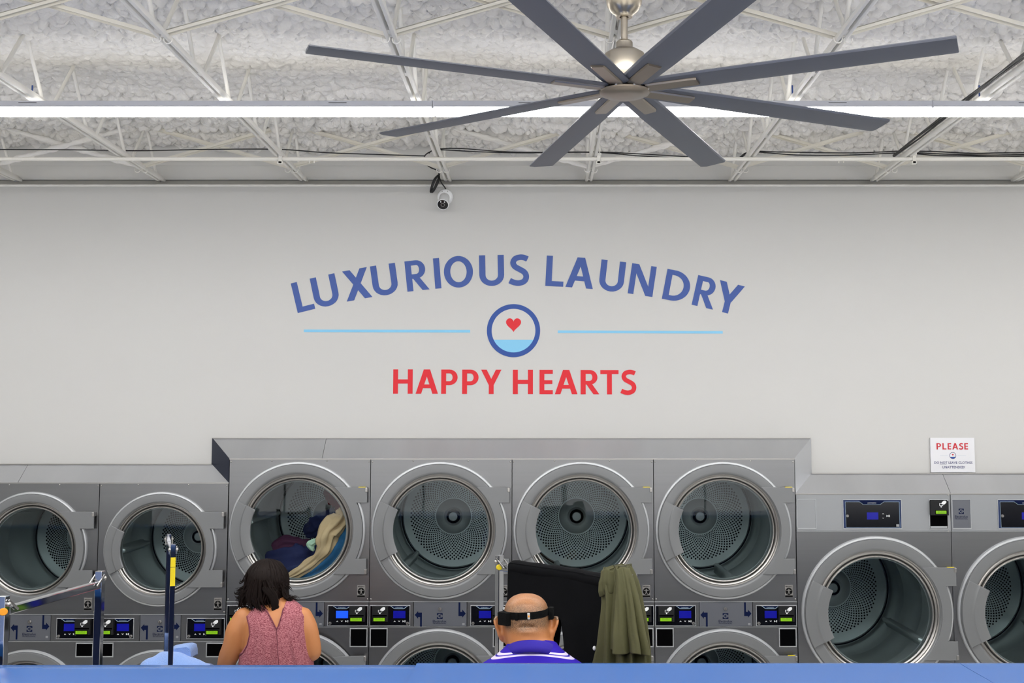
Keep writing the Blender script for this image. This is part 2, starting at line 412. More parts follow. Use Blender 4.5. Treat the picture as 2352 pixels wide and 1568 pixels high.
def foam_height(X, Y):
    wob = .10*(vnoise(X*.9, Y*.3+5, 3)-.5)
    yy = Y+wob
    z = 3.95-.018*(1-smooth(4.35, 4.75, yy))-.02*smooth(5.35, 5.75, yy)
    z += -.05*(vnoise(X*1.3, Y*2.6, 4)-.5)-.03*(vnoise(X*3.1, Y*6, 5)-.5)
    # sag towards the wall end, uneven along x, lower round the braces
    e = smooth(6.0, 6.38, Y); z += -e*(.0+.09*vnoise(X*1.15+.6, X*0+2.5, 6)*(vnoise(X*5, X*0, 8)*.5+.6))
    rough = (1-smooth(4.6, 4.85, yy)*.62)+.65*smooth(5.35, 5.6, yy)
    u = X+.02*vnoise(X*14, Y*14, 9); v = Y+.05*vnoise(X*3, Y*3, 10)+.012*vnoise(X*22, Y*9, 11)
    q = v*10.5+.55*vnoise(X*4, Y*.7, 20)+.30*vnoise(X*17, Y*3, 21); fr = q-np.floor(q); row = np.floor(q)
    z -= rough*.030*np.sqrt(np.clip(1-(2*fr-1)**2, 0, 1))*(.55+.9*vnoise(X*9+row*3.7, row*1.9, 22))
    d1, d2 = worley(u*19+row*.37, v*15, 12)
    z -= rough*(.034*np.clip(1-d1*d1*1.3, -.3, 1))
    z += (.45+.55*rough)*.016*(1-smooth(0, .14, d2-d1))
    c1, c2 = worley(u*38, v*34, 13)
    z -= (.35+.65*rough)*.010*np.clip(1-c1*c1*1.6, -.4, 1)
    return z
def grid_mesh(xs, ys, fz):
    X, Y = np.meshgrid(xs, ys); Z = fz(X, Y); nx = len(xs); ny = len(ys)
    V = np.stack([X, Y, Z], -1).reshape(-1, 3)
    i = np.arange((ny-1)*(nx-1)); r = i//(nx-1); c = i % (nx-1); a = r*nx+c
    return V, np.stack([a, a+nx, a+nx+1, a+1], 1)
def fast_obj(name, V, Q, m, smooth_=True):
    me = bpy.data.meshes.new(name); me.vertices.add(len(V)); me.vertices.foreach_set('co', V.astype(np.float32).ravel())
    k = Q.shape[1]
    me.loops.add(len(Q)*k); me.loops.foreach_set('vertex_index', Q.astype(np.int32).ravel()); me.polygons.add(len(Q))
    me.polygons.foreach_set('loop_start', np.arange(0, len(Q)*k, k, dtype=np.int32)); me.update(); me.validate()
    me.materials.append(M[m])
    if smooth_: me.shade_smooth()
    o = bpy.data.objects.new(name, me); scene.collection.objects.link(o); ORG[o.name] = Vector((0, 0, 0)); return o
V, Q = grid_mesh(np.arange(-4.0, 4.0, .0085), np.arange(3.7, UY+.02, .0085), foam_height)
o = fast_obj('ceiling', V, Q, 'foam'); o['kind'] = 'structure'
mb = MB().box(-7.2, 7.2, -5.2, 3.705, 3.93, 4.0).box(-7.2, -3.99, 3.7, 8, 3.93, 4.0).box(3.98, 7.2, 3.7, 8, 3.93, 4.0).box(-7.2, 7.2, 3.7, 8, 4.06, 4.1)
structure('ceiling_far', mb, 'foam')

# joists --------------------------------------------------------------
jnames = ['first', 'second', 'third', 'fourth', 'fifth', 'sixth', 'seventh', 'eighth', 'ninth', 'tenth']
node0 = 3.935; pit = .485
for j, x in enumerate(JX):
    lab = {0: 'white steel joist farthest left, mostly outside the picture', 9: 'white steel joist farthest right, mostly outside the picture'}.get(j)
    if lab is None:
        lab = ['', 'white bar joist at the left edge whose end shows over the left dryers', 'white bar joist second from the left edge, crossing the light strip',
               'white bar joist third from the left edge, left of the security camera', 'white bar joist running to the wall just above the security camera',
               'white bar joist behind the ceiling fan, nearly end-on', 'white bar joist right of the fan hub, crossed by two fan blades',
               'white bar joist on the right carrying the bundle of black cables', 'white bar joist at the far right edge above the sign'][j]
    t = thing('bar_joist', (x, 6.4, JZ), lab, 'joist', 'bar joists under the foam ceiling')
    for s in (-1, 1):
        mb = MB(); xo = x+s*.0135
        prof = [(-.007, -.007), (0, -.0095), (.007, -.007), (.009, 0), (.008, .010), (-.008, .010), (-.009, 0)]
        R = [[(xo+a, y, JZ+b_) for a, b_ in prof] for y in (-4.9, 6.40)]
        mb.rings(R); mb.box(xo-.008 if s > 0 else xo+.004, xo-.004 if s > 0 else xo+.008, -4.9, 6.38, JZ+.009, JZ+.026)
        obj('bottom_chord', mb, 'joist_paint', t, smooth=40)
    mbs = MB()
    for k in range(-1, 6):
        yn = node0+pit*k
        for s, dy in ((-1, -.235), (1, .25)):
            if yn+dy > 6.38 or yn < 3.5: continue
            xx = x+s*.008+random.uniform(-.003, .003)
            obj('web_bar', MB().tube([(xx, yn+s*.02, JZ), (xx+random.uniform(-.006, .006), yn+dy, 3.945)], .0088, 8), 'joist_paint', t, smooth=60)
    for k in range(-1, 6): obj('node_weld', MB().box(x-.012, x+.012, node0+pit*k-.02, node0+pit*k+.02, JZ-.002, JZ+.012), 'joist_paint', t)
# cross bracing
def brace(a, b_, lab, foamed=None):
    a = Vector(a); b_ = Vector(b_); d = (b_-a).normalized(); n = Vector((0, 1, 0)); u = d.cross(n)
    mb = MB(); mb.bar(a, b_, .003, .020, up=(0, 0, 1)); mb.bar(a+Vector((0, -.010, .009)), b_+Vector((0, -.010, .009)), .020, .003)
    mb.bar(a+Vector((0, -.0185, .002)), b_+Vector((0, -.0185, .002)), .003, .014)
    if foamed:
        n_ = 46; Q = [a.lerp(b_, foamed[0]+(foamed[1]-foamed[0])*i/(n_-1))+Vector((0, -.008, .002)) for i in range(n_)]
        rr = [(.015+.003*math.sin(i*.55+a.x*7)+.002*math.sin(i*1.7+a.y)+.0015*random.random())*min(1, .45+i/6, .45+(n_-1-i)/5) for i in range(n_)]
        mb = MB().tube(Q, rr, 12)
    tag(obj('cross_brace', mb, 'foam' if foamed else 'brace_paint', smooth=80 if foamed else None), lab, 'brace', 'diagonal braces between the joists')
spots = ['in the leftmost joist gap', 'in the second joist gap', 'in the third joist gap', 'in the gap right of the security camera', 'in the gap right of the fan rod', 'in the second gap from the right', 'in the rightmost joist gap', '']
for yb, nm, ztop in ((3.99, 'above the lights', 3.90), (6.08, 'by the wall', 3.90)):
    for j in range(1, 8):
        a, b_ = JX[j], JX[j+1]; k = .93
        brace((a+.01, yb, JZ+.01), (a+(b_-a)*k, yb, ztop-.01), 'white brace rising rightward %s, %s' % (spots[j-1], nm), foamed=(0, 1) if (yb > 5 and j in (1, 5)) else None)
        brace((b_-.01, yb+.035, JZ+.01), (b_-(b_-a)*k, yb+.035, ztop-.01), 'white brace rising leftward %s, %s' % (spots[j-1], nm), foamed=(0, 1) if (yb > 5 and j in (1, 4)) else None)
for j in range(1, 9):
    for yb in (3.99, 6.08):
        mb = MB()
        for s in (-1, 1):
            mb.tube([(JX[j]+s*.020+.016*math.cos(t), yb-.01+s*.004, JZ-.012+.016*math.sin(t)) for t in np.linspace(PI*.9, 2.1*PI, 8)], .003, 6)
        mb.box(JX[j]-.02, JX[j]+.02, yb-.018, yb-.012, JZ-.006, JZ+.004)
        cl = obj('brace_clip', mb, 'joist_paint', smooth=60)
        tag(cl, 'wire clip where the braces meet the joist, %s, %s' % (jnames[j], 'near row' if yb < 5 else 'row by the wall'), 'clip', 'brace clips')

# LED strips ----------------------------------------------------------
LZ = at(1176, 265, 4.80).z+.013; LY0, LY1 = 4.715, 4.85
xj = [atz(995, 250, LZ).x, atz(2137, 250, LZ).x]; seg = xj[1]-xj[0]
rows = [(4.715, 'over the dryers'), (2.3, ''), (-.2, ''), (-2.7, '')]
segl = [xj[0]-seg, xj[0], xj[1]]
def light(x0, L, y, lab, grp):
    t = thing('strip_light', (x0+L/2, y+.07, LZ), lab, 'light', grp)
    g = .003
    pr = [(y+.0675+.0645*math.cos(a), LZ-.015*abs(math.sin(a))**.8) for a in np.linspace(PI, 2*PI, 15)]+[(y+.132, LZ+.006), (y+.003, LZ+.006)]
    obj('diffuser', MB().rings([[(xx, p, q) for p, q in pr] for xx in (x0+g+.004, x0+L-g-.004)]), 'led_diffuser', t, smooth=60)
    mb = MB().box(x0+g, x0+L-g, y-.002, y+.137, LZ+.0065, LZ+.029); mb.box(x0+g, x0+L-g, y-.002, y+.003, LZ+.001, LZ+.008); mb.box(x0+g, x0+L-g, y+.132, y+.137, LZ+.001, LZ+.008)
    obj('housing', mb, 'light_housing', t, bevel=.003)
    obj('added_uplight', MB().box(x0+.03, x0+L-.03, y+.02, y+.115, LZ+.0295, LZ+.033), 'added_uplight', t)  # glowing strip added on top of the housing to brighten foam and joists
    for q in (.19, .81): obj('vent_slot', MB().box(x0+L*q-.04, x0+L*q+.04, y-.0028, y-.001, LZ+.018, LZ+.0202), 'seam_black', t)
    for xx in (x0+g, x0+L-g): obj('end_cap', MB().box(xx-.002, xx+.002, y-.003, y+.138, LZ-.004, LZ+.030), 'light_housing', t)
    return t
for x0 in (-7+(xj[0]+7) % seg,)+tuple(segl[1:]): pass
labs = {0: 'lit strip light spanning the left third of the picture', 1: 'lit strip light passing behind the fan blades', 2: 'lit strip light at the right edge, right of the joint'}
x0 = segl[0]
for i in range(-1, 5):
    xs_ = segl[0]+seg*(i)
    if xs_ < -7 or xs_+seg > 7: continue
    t = light(xs_, seg, LY0, labs.get(i, 'lit strip light continuing the row beyond the %s edge of the picture' % ('left' if i < 0 else 'right')), 'strip lights in a row under the joists')
    if 0 <= i <= 2:
        for hx in ((72, 1821, 2251)):
            X = atz(hx, 215, LZ+.08).x
            if xs_ < X < xs_+seg: obj('hanger_rod', MB().cyl((X, LY0+.07, LZ+.036), (X, LY0+.07, LZ+.12), .0035, 8), 'vinyl_blue', t)
for y, _ in rows[1:]:
    for i in range(-1, 5):
        xs_ = segl[0]+seg*i
        if xs_ < -7 or xs_+seg > 7: continue
        light(xs_, seg, y, 'lit strip light in a parallel row behind the viewer', 'parallel rows of strip lights')

# pipe, clamps, cables -------------------------------------------------
pz = JZ-.02; PYp = atz(1176, 365, pz).y
t = thing('sprinkler_pipe', (0, PYp, pz), 'thin white pipe running level across under the joist ends', 'pipe')
obj('pipe_run', MB().tube([(x, PYp, pz+.0005*math.sin(x*3)) for x in np.linspace(-6.9, 6.9, 40)], .0108, 12), 'pipe_white', t, smooth=60)
for px in (645, 1375, 2098):
    X = atz(px, 365, pz).x
    mb = MB().box(X-.010, X+.010, PYp-.016, PYp-.012, pz-.028, pz+.030).box(X-.014, X+.014, PYp-.016, PYp+.014, pz-.030, pz-.014).box(X-.014, X+.014, PYp-.018, PYp+.014, pz+.016, pz+.030)
    obj('pipe_clamp', mb, 'pipe_white', t, bevel=.002); obj('clamp_bolt', MB().cyl((X+.004, PYp-.006, pz+.03), (X+.004, PYp-.006, pz+.062), .003, 8), 'pipe_white', t)
for px in (716, 1932):
    X = atz(px, 365, pz).x
    for s in (-1, 1): obj('clamp_bolt', MB().cyl((X+s*.013, PYp, pz-.008), (X+s*.013, PYp, pz-.022), .003, 8), 'pipe_white', t)
CY = 5.93
def cable(pts, r, lab, name='cable', Y=CY):
    P = [at(p[0], p[1], p[2] if len(p) > 2 else Y) for p in pts]
    Q = []
    for i in range(len(P)-1):
        p0, p1, p2, p3 = P[max(i-1, 0)], P[i], P[i+1], P[min(i+2, len(P)-1)]
        for t_ in np.linspace(0, 1, 6, endpoint=False):
            Q.append(.5*((2*p1)+(p2-p0)*t_+(2*p0-5*p1+4*p2-p3)*t_*t_+(3*p1-p0-3*p2+p3)*t_**3))
    Q.append(P[-1]); mb = MB().tube(Q, r, 6); return tag(obj(name, mb, 'cable_black', smooth=70), lab, 'cable')
cable([(-80, 343), (160, 344), (320, 346), (480, 343), (640, 343), (760, 351), (975, 358)], .0032, 'single black cable along the joists from the left edge to the security camera')
cable([(985, 352), (992, 346), (1008, 342, 5.9), (1060, 341), (1180, 349), (1365, 349), (1480, 354), (1590, 360), (1695, 362), (1722, 348), (1800, 349), (1960, 351), (2080, 346)], .0032, 'upper black cable strung from the camera joist to the right bundle')
cable([(975, 358), (985, 350), (1008, 344), (1090, 348), (1200, 351), (1365, 350), (1470, 358), (1600, 364), (1690, 363), (1724, 349), (1830, 356), (1950, 356), (2080, 350)], .0032, 'lower black cable strung from the camera joist to the right bundle')
for k, dy in enumerate((0, 5, 9)):
    cable([(2080, 347+dy*.4), (2150, 348+dy), (2230, 352+dy*.7), (2300, 351+dy), (2420, 350+dy*.6)], .0036, '%s of the three black cables bundled at the right edge' % ('topmost', 'middle', 'lowest')[k])
for k, dx in enumerate((0, 5, 10)):
    P_ = []
    for y_ in (5.9, 5.5, 5.0, 4.5, 4.1, 3.6):
        P_.append((JX[7]-.035-dx*.0012+.006*math.sin(y_*5+k*2), y_, JZ+.02+.004*k))
    tag(obj('cable', MB().tube(P_, .0045, 6), 'cable_black', smooth=70), 'black cable tied along the right-hand joist, %s of three' % ('inner', 'middle', 'outer')[k], 'cable')
# security camera
c0 = at(1023, 453, WY)
t = thing('security_camera', c0, 'white bullet security camera with black lens face on the wall', 'camera')
obj('mount_plate', MB().lathe(c0, [(0, -.03), (.036, -.03), (.044, -.024), (.046, -.012), (.046, 0), (0, 0)], 32), 'white_plastic', t, smooth=50)
d = Vector((-.05, -.70, -.62)).normalized(); b0 = c0+Vector((0, -.03, 0)); b0 = b0+d*.012; b1 = b0+d*.085
u = d.cross(Vector((0, 0, 1))).normalized(); v_ = u.cross(d)
def disc_rings(base, prof, n=28):
    return [[base+d*h+(u*math.cos(2*PI*k/n)+v_*math.sin(2*PI*k/n))*r for k in range(n)] for h, r in prof]
obj('camera_barrel', MB().rings(disc_rings(b0, [(-.005, .026), (.0, .030), (.078, .033), (.086, .035), (.086, .031)])), 'white_plastic', t, smooth=50)
obj('lens_face', MB().rings(disc_rings(b0, [(.080, .031), (.0875, .031), (.0885, .012)])), 'camera_black', t, smooth=50)
obj('lens_ring', MB().rings(disc_rings(b0, [(.086, .012), (.0905, .012), (.091, .009), (.088, .0088)])), 'sticker_grey', t, smooth=50)
for a in (-.5, .5, 2.4): obj('screw', MB().ball(c0+Vector((.034*math.sin(a), -.028, .034*math.cos(a))), .0035, 8, 6), 'sticker_grey', t, smooth=70)
for a in (-.6, .45):
    p = b0+d*.0892+(v_*math.cos(a)+u*math.sin(a))*.022
    obj('infrared_lamp', MB().rings([[p+d*h+(u*math.cos(2*PI*k/8)+v_*math.sin(2*PI*k/8))*.004 for k in range(8)] for h in (-.001, .0006)]), 'icon_white', t)
cable([(975, 358, 5.93), (978, 374, 6.2), (988, 384, 6.28), (1003, 391, 6.32), (1010, 402, 6.33)], .0035, 'black camera cable leaving the pipe and dropping behind the joist')
for k, dx in enumerate((0, 3)):
    cable([(1009, 400, 6.30), (997+dx, 412, 6.30), (990+dx*.7, 432, 6.31), (989+dx, 441, 6.32), (993+dx, 438, 6.31), (1003+dx, 420, 6.30), (1009, 403+dx, 6.31)], .005, '%s loop of the black cable coiled beside the security camera' % ('outer', 'inner')[k])
cable([(1009, 406, 6.32), (1014, 420, 6.33), (1023, 432, 6.35), (1024, 440, 6.362)], .0035, 'short black lead entering the top of the security camera')

# ceiling fan ----------------------------------------------------------
HX, HY, HZ = .2866, 3.80, 3.3988; TX_, TY_ = -.0126, -.021; FRr = 1.113
FA = [-24.4, 21.2, 64.9, 105.6, 146.7, 198.4, 246.2, 287.8]
t = thing('ceiling_fan', (HX, HY, HZ), 'large eight-blade brushed nickel ceiling fan with grey blades', 'ceiling fan')
tilt = lambda x, y: TX_*x+TY_*y
pt = [-4.5, 9, 9, 9, 9, -6, 9, 9]
for k, a in enumerate(FA):
    a = math.radians(a); e = Vector((math.cos(a), math.sin(a), tilt(math.cos(a), math.sin(a)))).normalized(); n0 = Vector((0, 0, 1)); sd = n0.cross(e).normalized(); up = e.cross(sd)
    ph = math.radians(-7); s2 = sd*math.cos(ph)+up*math.sin(ph); u2 = up*math.cos(ph)-sd*math.sin(ph)
    H = Vector((HX, HY, HZ)); R = []
    for r, wd in ((.075, .075), (.10, .105), (.30, .116), (.8, .116), (FRr-.004, .116), (FRr, .110)):
        prof = [(-.5, -.001), (-.46, -.006), (.3, -.007), (.5, -.003), (.5, .001), (.3, .004), (-.4, .005), (-.5, .002)]
        R.append([H+e*r+s2*(p*wd)+u2*q for p, q in prof])
    bl = obj('blade', MB().rings(R), 'fan_blade', t, smooth=35)
    R = []
    for r in (.085, .262, .27):
        w2 = .027 if r < .265 else .024
        R.append([H+e*r+s2*p+u2*q for p, q in ((-w2, -.0085), (-w2+.004, -.0135), (w2-.004, -.0135), (w2, -.0085), (w2, -.006), (-w2, -.006))])
    obj('blade_bracket', MB().rings(R), 'fan_bracket', bl, smooth=30)
    for r in (.088,):
        p = H+e*r+Vector((0, 0, -.012)); obj('bolt', MB().ball(p, .006, 8, 6), 'trim_metal', bl, smooth=70)
c = (HX, HY, HZ)
obj('hub_plate', MB().lathe(c, [(0, -.030), (.04, -.0295), (.075, -.026), (.089, -.019), (.091, -.014), (.086, -.010), (0, -.010)], 56, 'z'), 'fan_bracket', t, smooth=40)
obj('hub_core', MB().lathe(c, [(0, -.011), (.083, -.011), (.085, .012), (0, .012)], 48, 'z'), 'seam_black', t, smooth=40)
obj('motor_housing', MB().lathe(c, [(0, .013), (.070, .013), (.0745, .02), (.0745, .112), (.071, .122), (.050, .136), (.032, .143), (.030, .146), (.030, .166), (.026, .171), (0, .171)], 56, 'z'), 'fan_nickel', t, smooth=35)
zc_ = at(1432, 40, HY).z
obj('downrod', MB().cyl((HX, HY, HZ+.165), (HX, HY, zc_+.03), .0125, 24), 'fan_nickel', t, smooth=50)
obj('canopy', MB().lathe((HX, HY, zc_), [(.014, .008), (.016, 0), (.029, 0), (.032, .008), (.036, .012), (.050, .024), (.062, .045), (.066, .07), (.066, .085), (.0, .085)], 48, 'z'), 'fan_nickel', t, smooth=35)
obj('canopy_collar', MB().lathe((HX, HY, zc_), [(.0125, .004), (.022, .002), (.022, .012), (.0125, .012)], 32, 'z'), 'seam_black', t, smooth=50)

fan = t; fan.location = (.2715, 3.60, 3.3357); fan.scale = (.9474,)*3
# ================================================================== WALL LETTERING
LYW = WY-.0015
def wx(px, py): p = at(px, py, WY); return p.x, p.z
t = thing('wall_lettering', (wx(1176, 655)[0], LYW, wx(1176, 720)[1]), 'arched navy blue wall lettering reading LUXURIOUS LAUNDRY', 'lettering')
Rr = 1923.0; ccx, ccy = 1176, 655+Rr
arch = [('L', 704, 88), ('U', 754, 124), ('X', 826, 128), ('U', 888, 124), ('R', 961.5, 110), ('I', 1007, 30), ('O', 1055, 143), ('U', 1130, 122), ('S', 1192, 98), ('L', 1273, 88), ('A', 1330, 136), ('U', 1402, 122), ('N', 1470, 122), ('D', 1549, 126), ('R', 1613, 108), ('Y', 1665, 126)]
k = (wx(1177, 655)[0]-wx(1176, 655)[0])
for ch, px, wz in arch:
    wpx = wz/2.138; a = math.asin((px-ccx)/Rr)
    if ch == 'Y': a = math.asin((px-ccx)/Rr)
    bx, by = px, ccy-Rr*math.cos(a)
    ux, uy = math.cos(a), math.sin(a)
    x0, z0 = wx(bx-ux*wpx/2, by-uy*wpx/2)
    obj('letter', glyph(ch, x0, z0, 70.5*k*1.0, wpx*k, LYW, -a), 'vinyl_blue', t)
t = thing('wall_lettering', (wx(1180, 905)[0], LYW, wx(1180, 905)[1]), 'straight red wall lettering reading HAPPY HEARTS', 'lettering')
for ch, a, b_ in [('H', 562, 657), ('A', 672, 782), ('P', 798, 878), ('P', 901, 981), ('Y', 994, 1093), ('H', 1150, 1248), ('E', 1281, 1346), ('A', 1356, 1467), ('R', 1483, 1575), ('T', 1580, 1669), ('S', 1680, 1756)]:
    pa = 640+a/2.138; yb = 904+(a-562)/1200*1.8; x0, z0 = wx(pa, yb)
    obj('letter', glyph(ch, x0, z0, 55.6*k, (b_-a)/2.138*k, LYW), 'vinyl_red', t)
# emblem
def heart(cx, cz, wd, h, n=40):
    P = []
    for i in range(n):
        a = 2*PI*i/n; x = 16*math.sin(a)**3; y = 13*math.cos(a)-5*math.cos(2*a)-2*math.cos(3*a)-math.cos(4*a)
        P.append((cx-x/32*wd, cz+(y+2.5)/29*h))
    return P
def emblem(parent, cx, cz, R, y, names=('ring', 'water', 'heart'), cols=('ring_blue', 'vinyl_sky', 'vinyl_red', 'vinyl_white'), ri=.82, zw=-.34):
    mb = MB()
    for p in ell(0, 0, R, R, R*ri, R*ri, 0, 2*PI, 64): mb.flat([(cx+a, cz+b_) for a, b_ in p], y)
    obj('ring', mb, cols[0], parent)
    a = math.asin(zw/ri); r = R*ri*1.01
    P = [(cx+r*math.cos(t_), cz+r*math.sin(t_)) for t_ in np.linspace(PI-a, 2*PI+a, 32)]
    obj('water', MB().flat(P, y+.0002), cols[1], parent)
    P = [(cx+r*math.cos(t_), cz+r*math.sin(t_)) for t_ in np.linspace(a, PI-a, 40)]
    obj('ring_ground', MB().flat(P, y+.0003), cols[3], parent)
    obj('heart', MB().flat(heart(cx, cz+R*.20, R*.57, R*.53), y-.0002), cols[2], parent)
x0, z0 = wx(1179.5, 759)
t = thing('wall_emblem', (x0, LYW, z0), 'round washer-door emblem with red heart over blue water', 'emblem')
emblem(t, x0, z0, 61*k, LYW)
for (a, ya), (b_, yb), lab in (((698, 759.5), (1080, 760.5), 'pale blue painted line left of the heart emblem'), ((1281, 761.5), (1660, 763), 'pale blue painted line right of the heart emblem')):
    xa, za = wx(a, ya); xb, zb = wx(b_, yb); h = 3*k
    tag(obj('wall_stripe', MB().flat([(xa, za-h), (xb, zb-h), (xb, zb+h), (xa, za+h)], LYW), 'vinyl_sky'), lab, 'stripe')
# small sign
c = [wx(2133, 1005), wx(2235, 1006), wx(2239, 1084), wx(2136.5, 1084)]
sx0, sx1, sz0, sz1 = c[3][0]+.001, c[2][0]-.002, c[3][1], c[0][1]
t = thing('notice_sign', ((sx0+sx1)/2, WY-.012, sz0), 'small white PLEASE notice standing on the right steel trim', 'sign')
obj('board', MB().box(sx0, sx1, WY-.012, WY-.004, sz0, sz1), 'sign_white', t)
W_ = sx1-sx0; H_ = sz1-sz0; Ys = WY-.0125; fx = lambda u_: sx0+(u_-450)/1345*W_; fz = lambda v_: sz1-(v_-325)/1040*H_
for ch, a, b_ in (('P', 635, 775), ('L', 815, 938), ('E', 975, 1085), ('A', 1115, 1295), ('S', 1320, 1450), ('E', 1483, 1597)):
    obj('letter', glyph(ch, fx(a), fz(678), fz(487)-fz(678), fx(b_)-fx(a), Ys), 'sign_red', t)
for s_, zb, a, b_ in (('DO NOT LEAVE CLOTHES', 1110, 553, 1718), ('UNATTENDED!', 1246, 795, 1490)):
    obj('text_line', text_mb(s_, .03, fx((a+b_)/2), fz(zb), Ys, .0006, width=fx(b_)-fx(a)), 'sign_navy', t)
obj('underline', MB().flat([(fx(722), fz(1128)), (fx(925), fz(1128)), (fx(925), fz(1120)), (fx(722), fz(1120))], Ys), 'sign_navy', t)
emblem(t, fx(1125), fz(862), (fx(1228)-fx(1022))/2, Ys, cols=('sign_navy', 'ring_blue', 'sign_red', 'sign_white'), ri=.86, zw=-.36)
for a, b_ in ((735, 980), (1268, 1525)): obj('divider', MB().flat([(fx(a), fz(868)), (fx(b_), fz(868)), (fx(b_), fz(862)), (fx(a), fz(862))], Ys), 'pale_line', t)

# ================================================================== DRYERS
k = .00247
ZT_C = at(1013, 1055, FY).z; ZS0_C = at(1013, 1381.5, FY).z; ZS1_C = at(1013, 1438.5, FY).z; ZB = at(1013, 1765, FY).z
ZT_L = at(377, 1110, FY).z; ZS0_L = at(377, 1411, FY).z; ZS1_L = at(377, 1472, FY).z
ZT_R = at(2000, 1135, FY).z; ZS1_R = at(2000, 1219, FY).z

def sector(prof, a0, a1, c, n=18):
    c = Vector(c); R = []
    for i in range(n+1):
        t = a0+(a1-a0)*i/n; R.append([c+Vector((r*math.cos(t), h, r*math.sin(t))) for r, h in prof])
    return MB().rings(R)
def build_door(t, cx, cz, s, hp, hn, xr, label=None):
    q = s*k; c = (cx, FY, cz); P = lambda pr: [(r*q, h*k) for r, h in pr]
    hinge = (cx+xr*k, FY-.006, cz)
    dr = obj('door', MB().lathe(c, P([(151, -1), (151, -9), (149.6, -11), (134, -11.6), (131, -11.2), (129.3, -9.6), (127.5, -5)]), 96), 'door_grey', t, smooth=38, origin=hinge)
    if label: dr['label'] = label
    obj('outer_rim', MB().lathe(c, P([(157, 0), (157, -3.5), (155.6, -5.5), (152, -6.2), (150.6, -5)]), 96), 'door_rim', dr, smooth=38)
    obj('inner_bevel', MB().lathe(c, P([(128, -5.2), (125.5, -2.4), (123.5, -3.6), (121, -2), (119.4, 0)]), 96), 'trim_metal', dr, smooth=30)
    obj('gasket', MB().lathe(c, P([(119.6, 0.5), (118.4, -1.2), (117.4, .5)]), 96), 'dark_gasket', dr, smooth=50)
    obj('window_trim', MB().lathe(c, P([(117.6, .5), (117, -2.5), (115.4, -4), (114, -3.4), (113.2, -1), (112.8, 8)]), 96), 'trim_metal', dr, smooth=40)
    obj('door_glass', MB().lathe(c, P([(113.4, -.5), (90, -1.4), (60, -2.2), (25, -2.7), (.01, -2.8)]), 64), 'door_glass', dr, smooth=80)
    pr = P([(150.6, -9), (150.6, -14), (149.6, -15), (132, -15.6), (129, -16.2), (126.5, -18.4), (107, -18.8), (104.6, -17.6), (104.6, -13.5), (128, -9)])
    obj('door_handle', sector(pr, math.radians(153.3), math.radians(207.2), c), 'door_grey', dr, smooth=30, bevel=.004)
    R1 = 130.5*s; R2 = 150.8*s
    A = math.asin(hp/R1) if hp < R1 else 1.2
    xn = math.sqrt(max(R2*R2-hn*hn, 1)); a2 = math.asin(hn/R2)
    poly = [(R1*math.cos(A), hp), (xr, hp), (xr, hn), (xn, hn)]+[(R2*math.cos(t_), R2*math.sin(t_)) for t_ in np.linspace(a2, -a2, 15)[1:-1]]
    poly += [(xn, -hn), (xr, -hn), (xr, -hp), (R1*math.cos(A), -hp)]+[(R1*math.cos(t_), R1*math.sin(t_)) for t_ in np.linspace(-A, A, 25)[1:-1]]
    poly = [(cx+a*k, cz+b_*k) for a, b_ in poly][::-1]
    obj('hinge_plate', MB().prism(poly, FY-13.5*k, FY-9*k), 'door_grey', dr, bevel=.0015)
    for sz in (1, -1):
        zz = cz+sz*(hp-6)*k
        obj('hinge', MB().box(cx+(xr-4.5)*k, cx+(xr+1)*k, FY-15*k, FY-.002, zz-5*k, zz+5*k), 'trim_metal', dr, bevel=.002)
    return dr
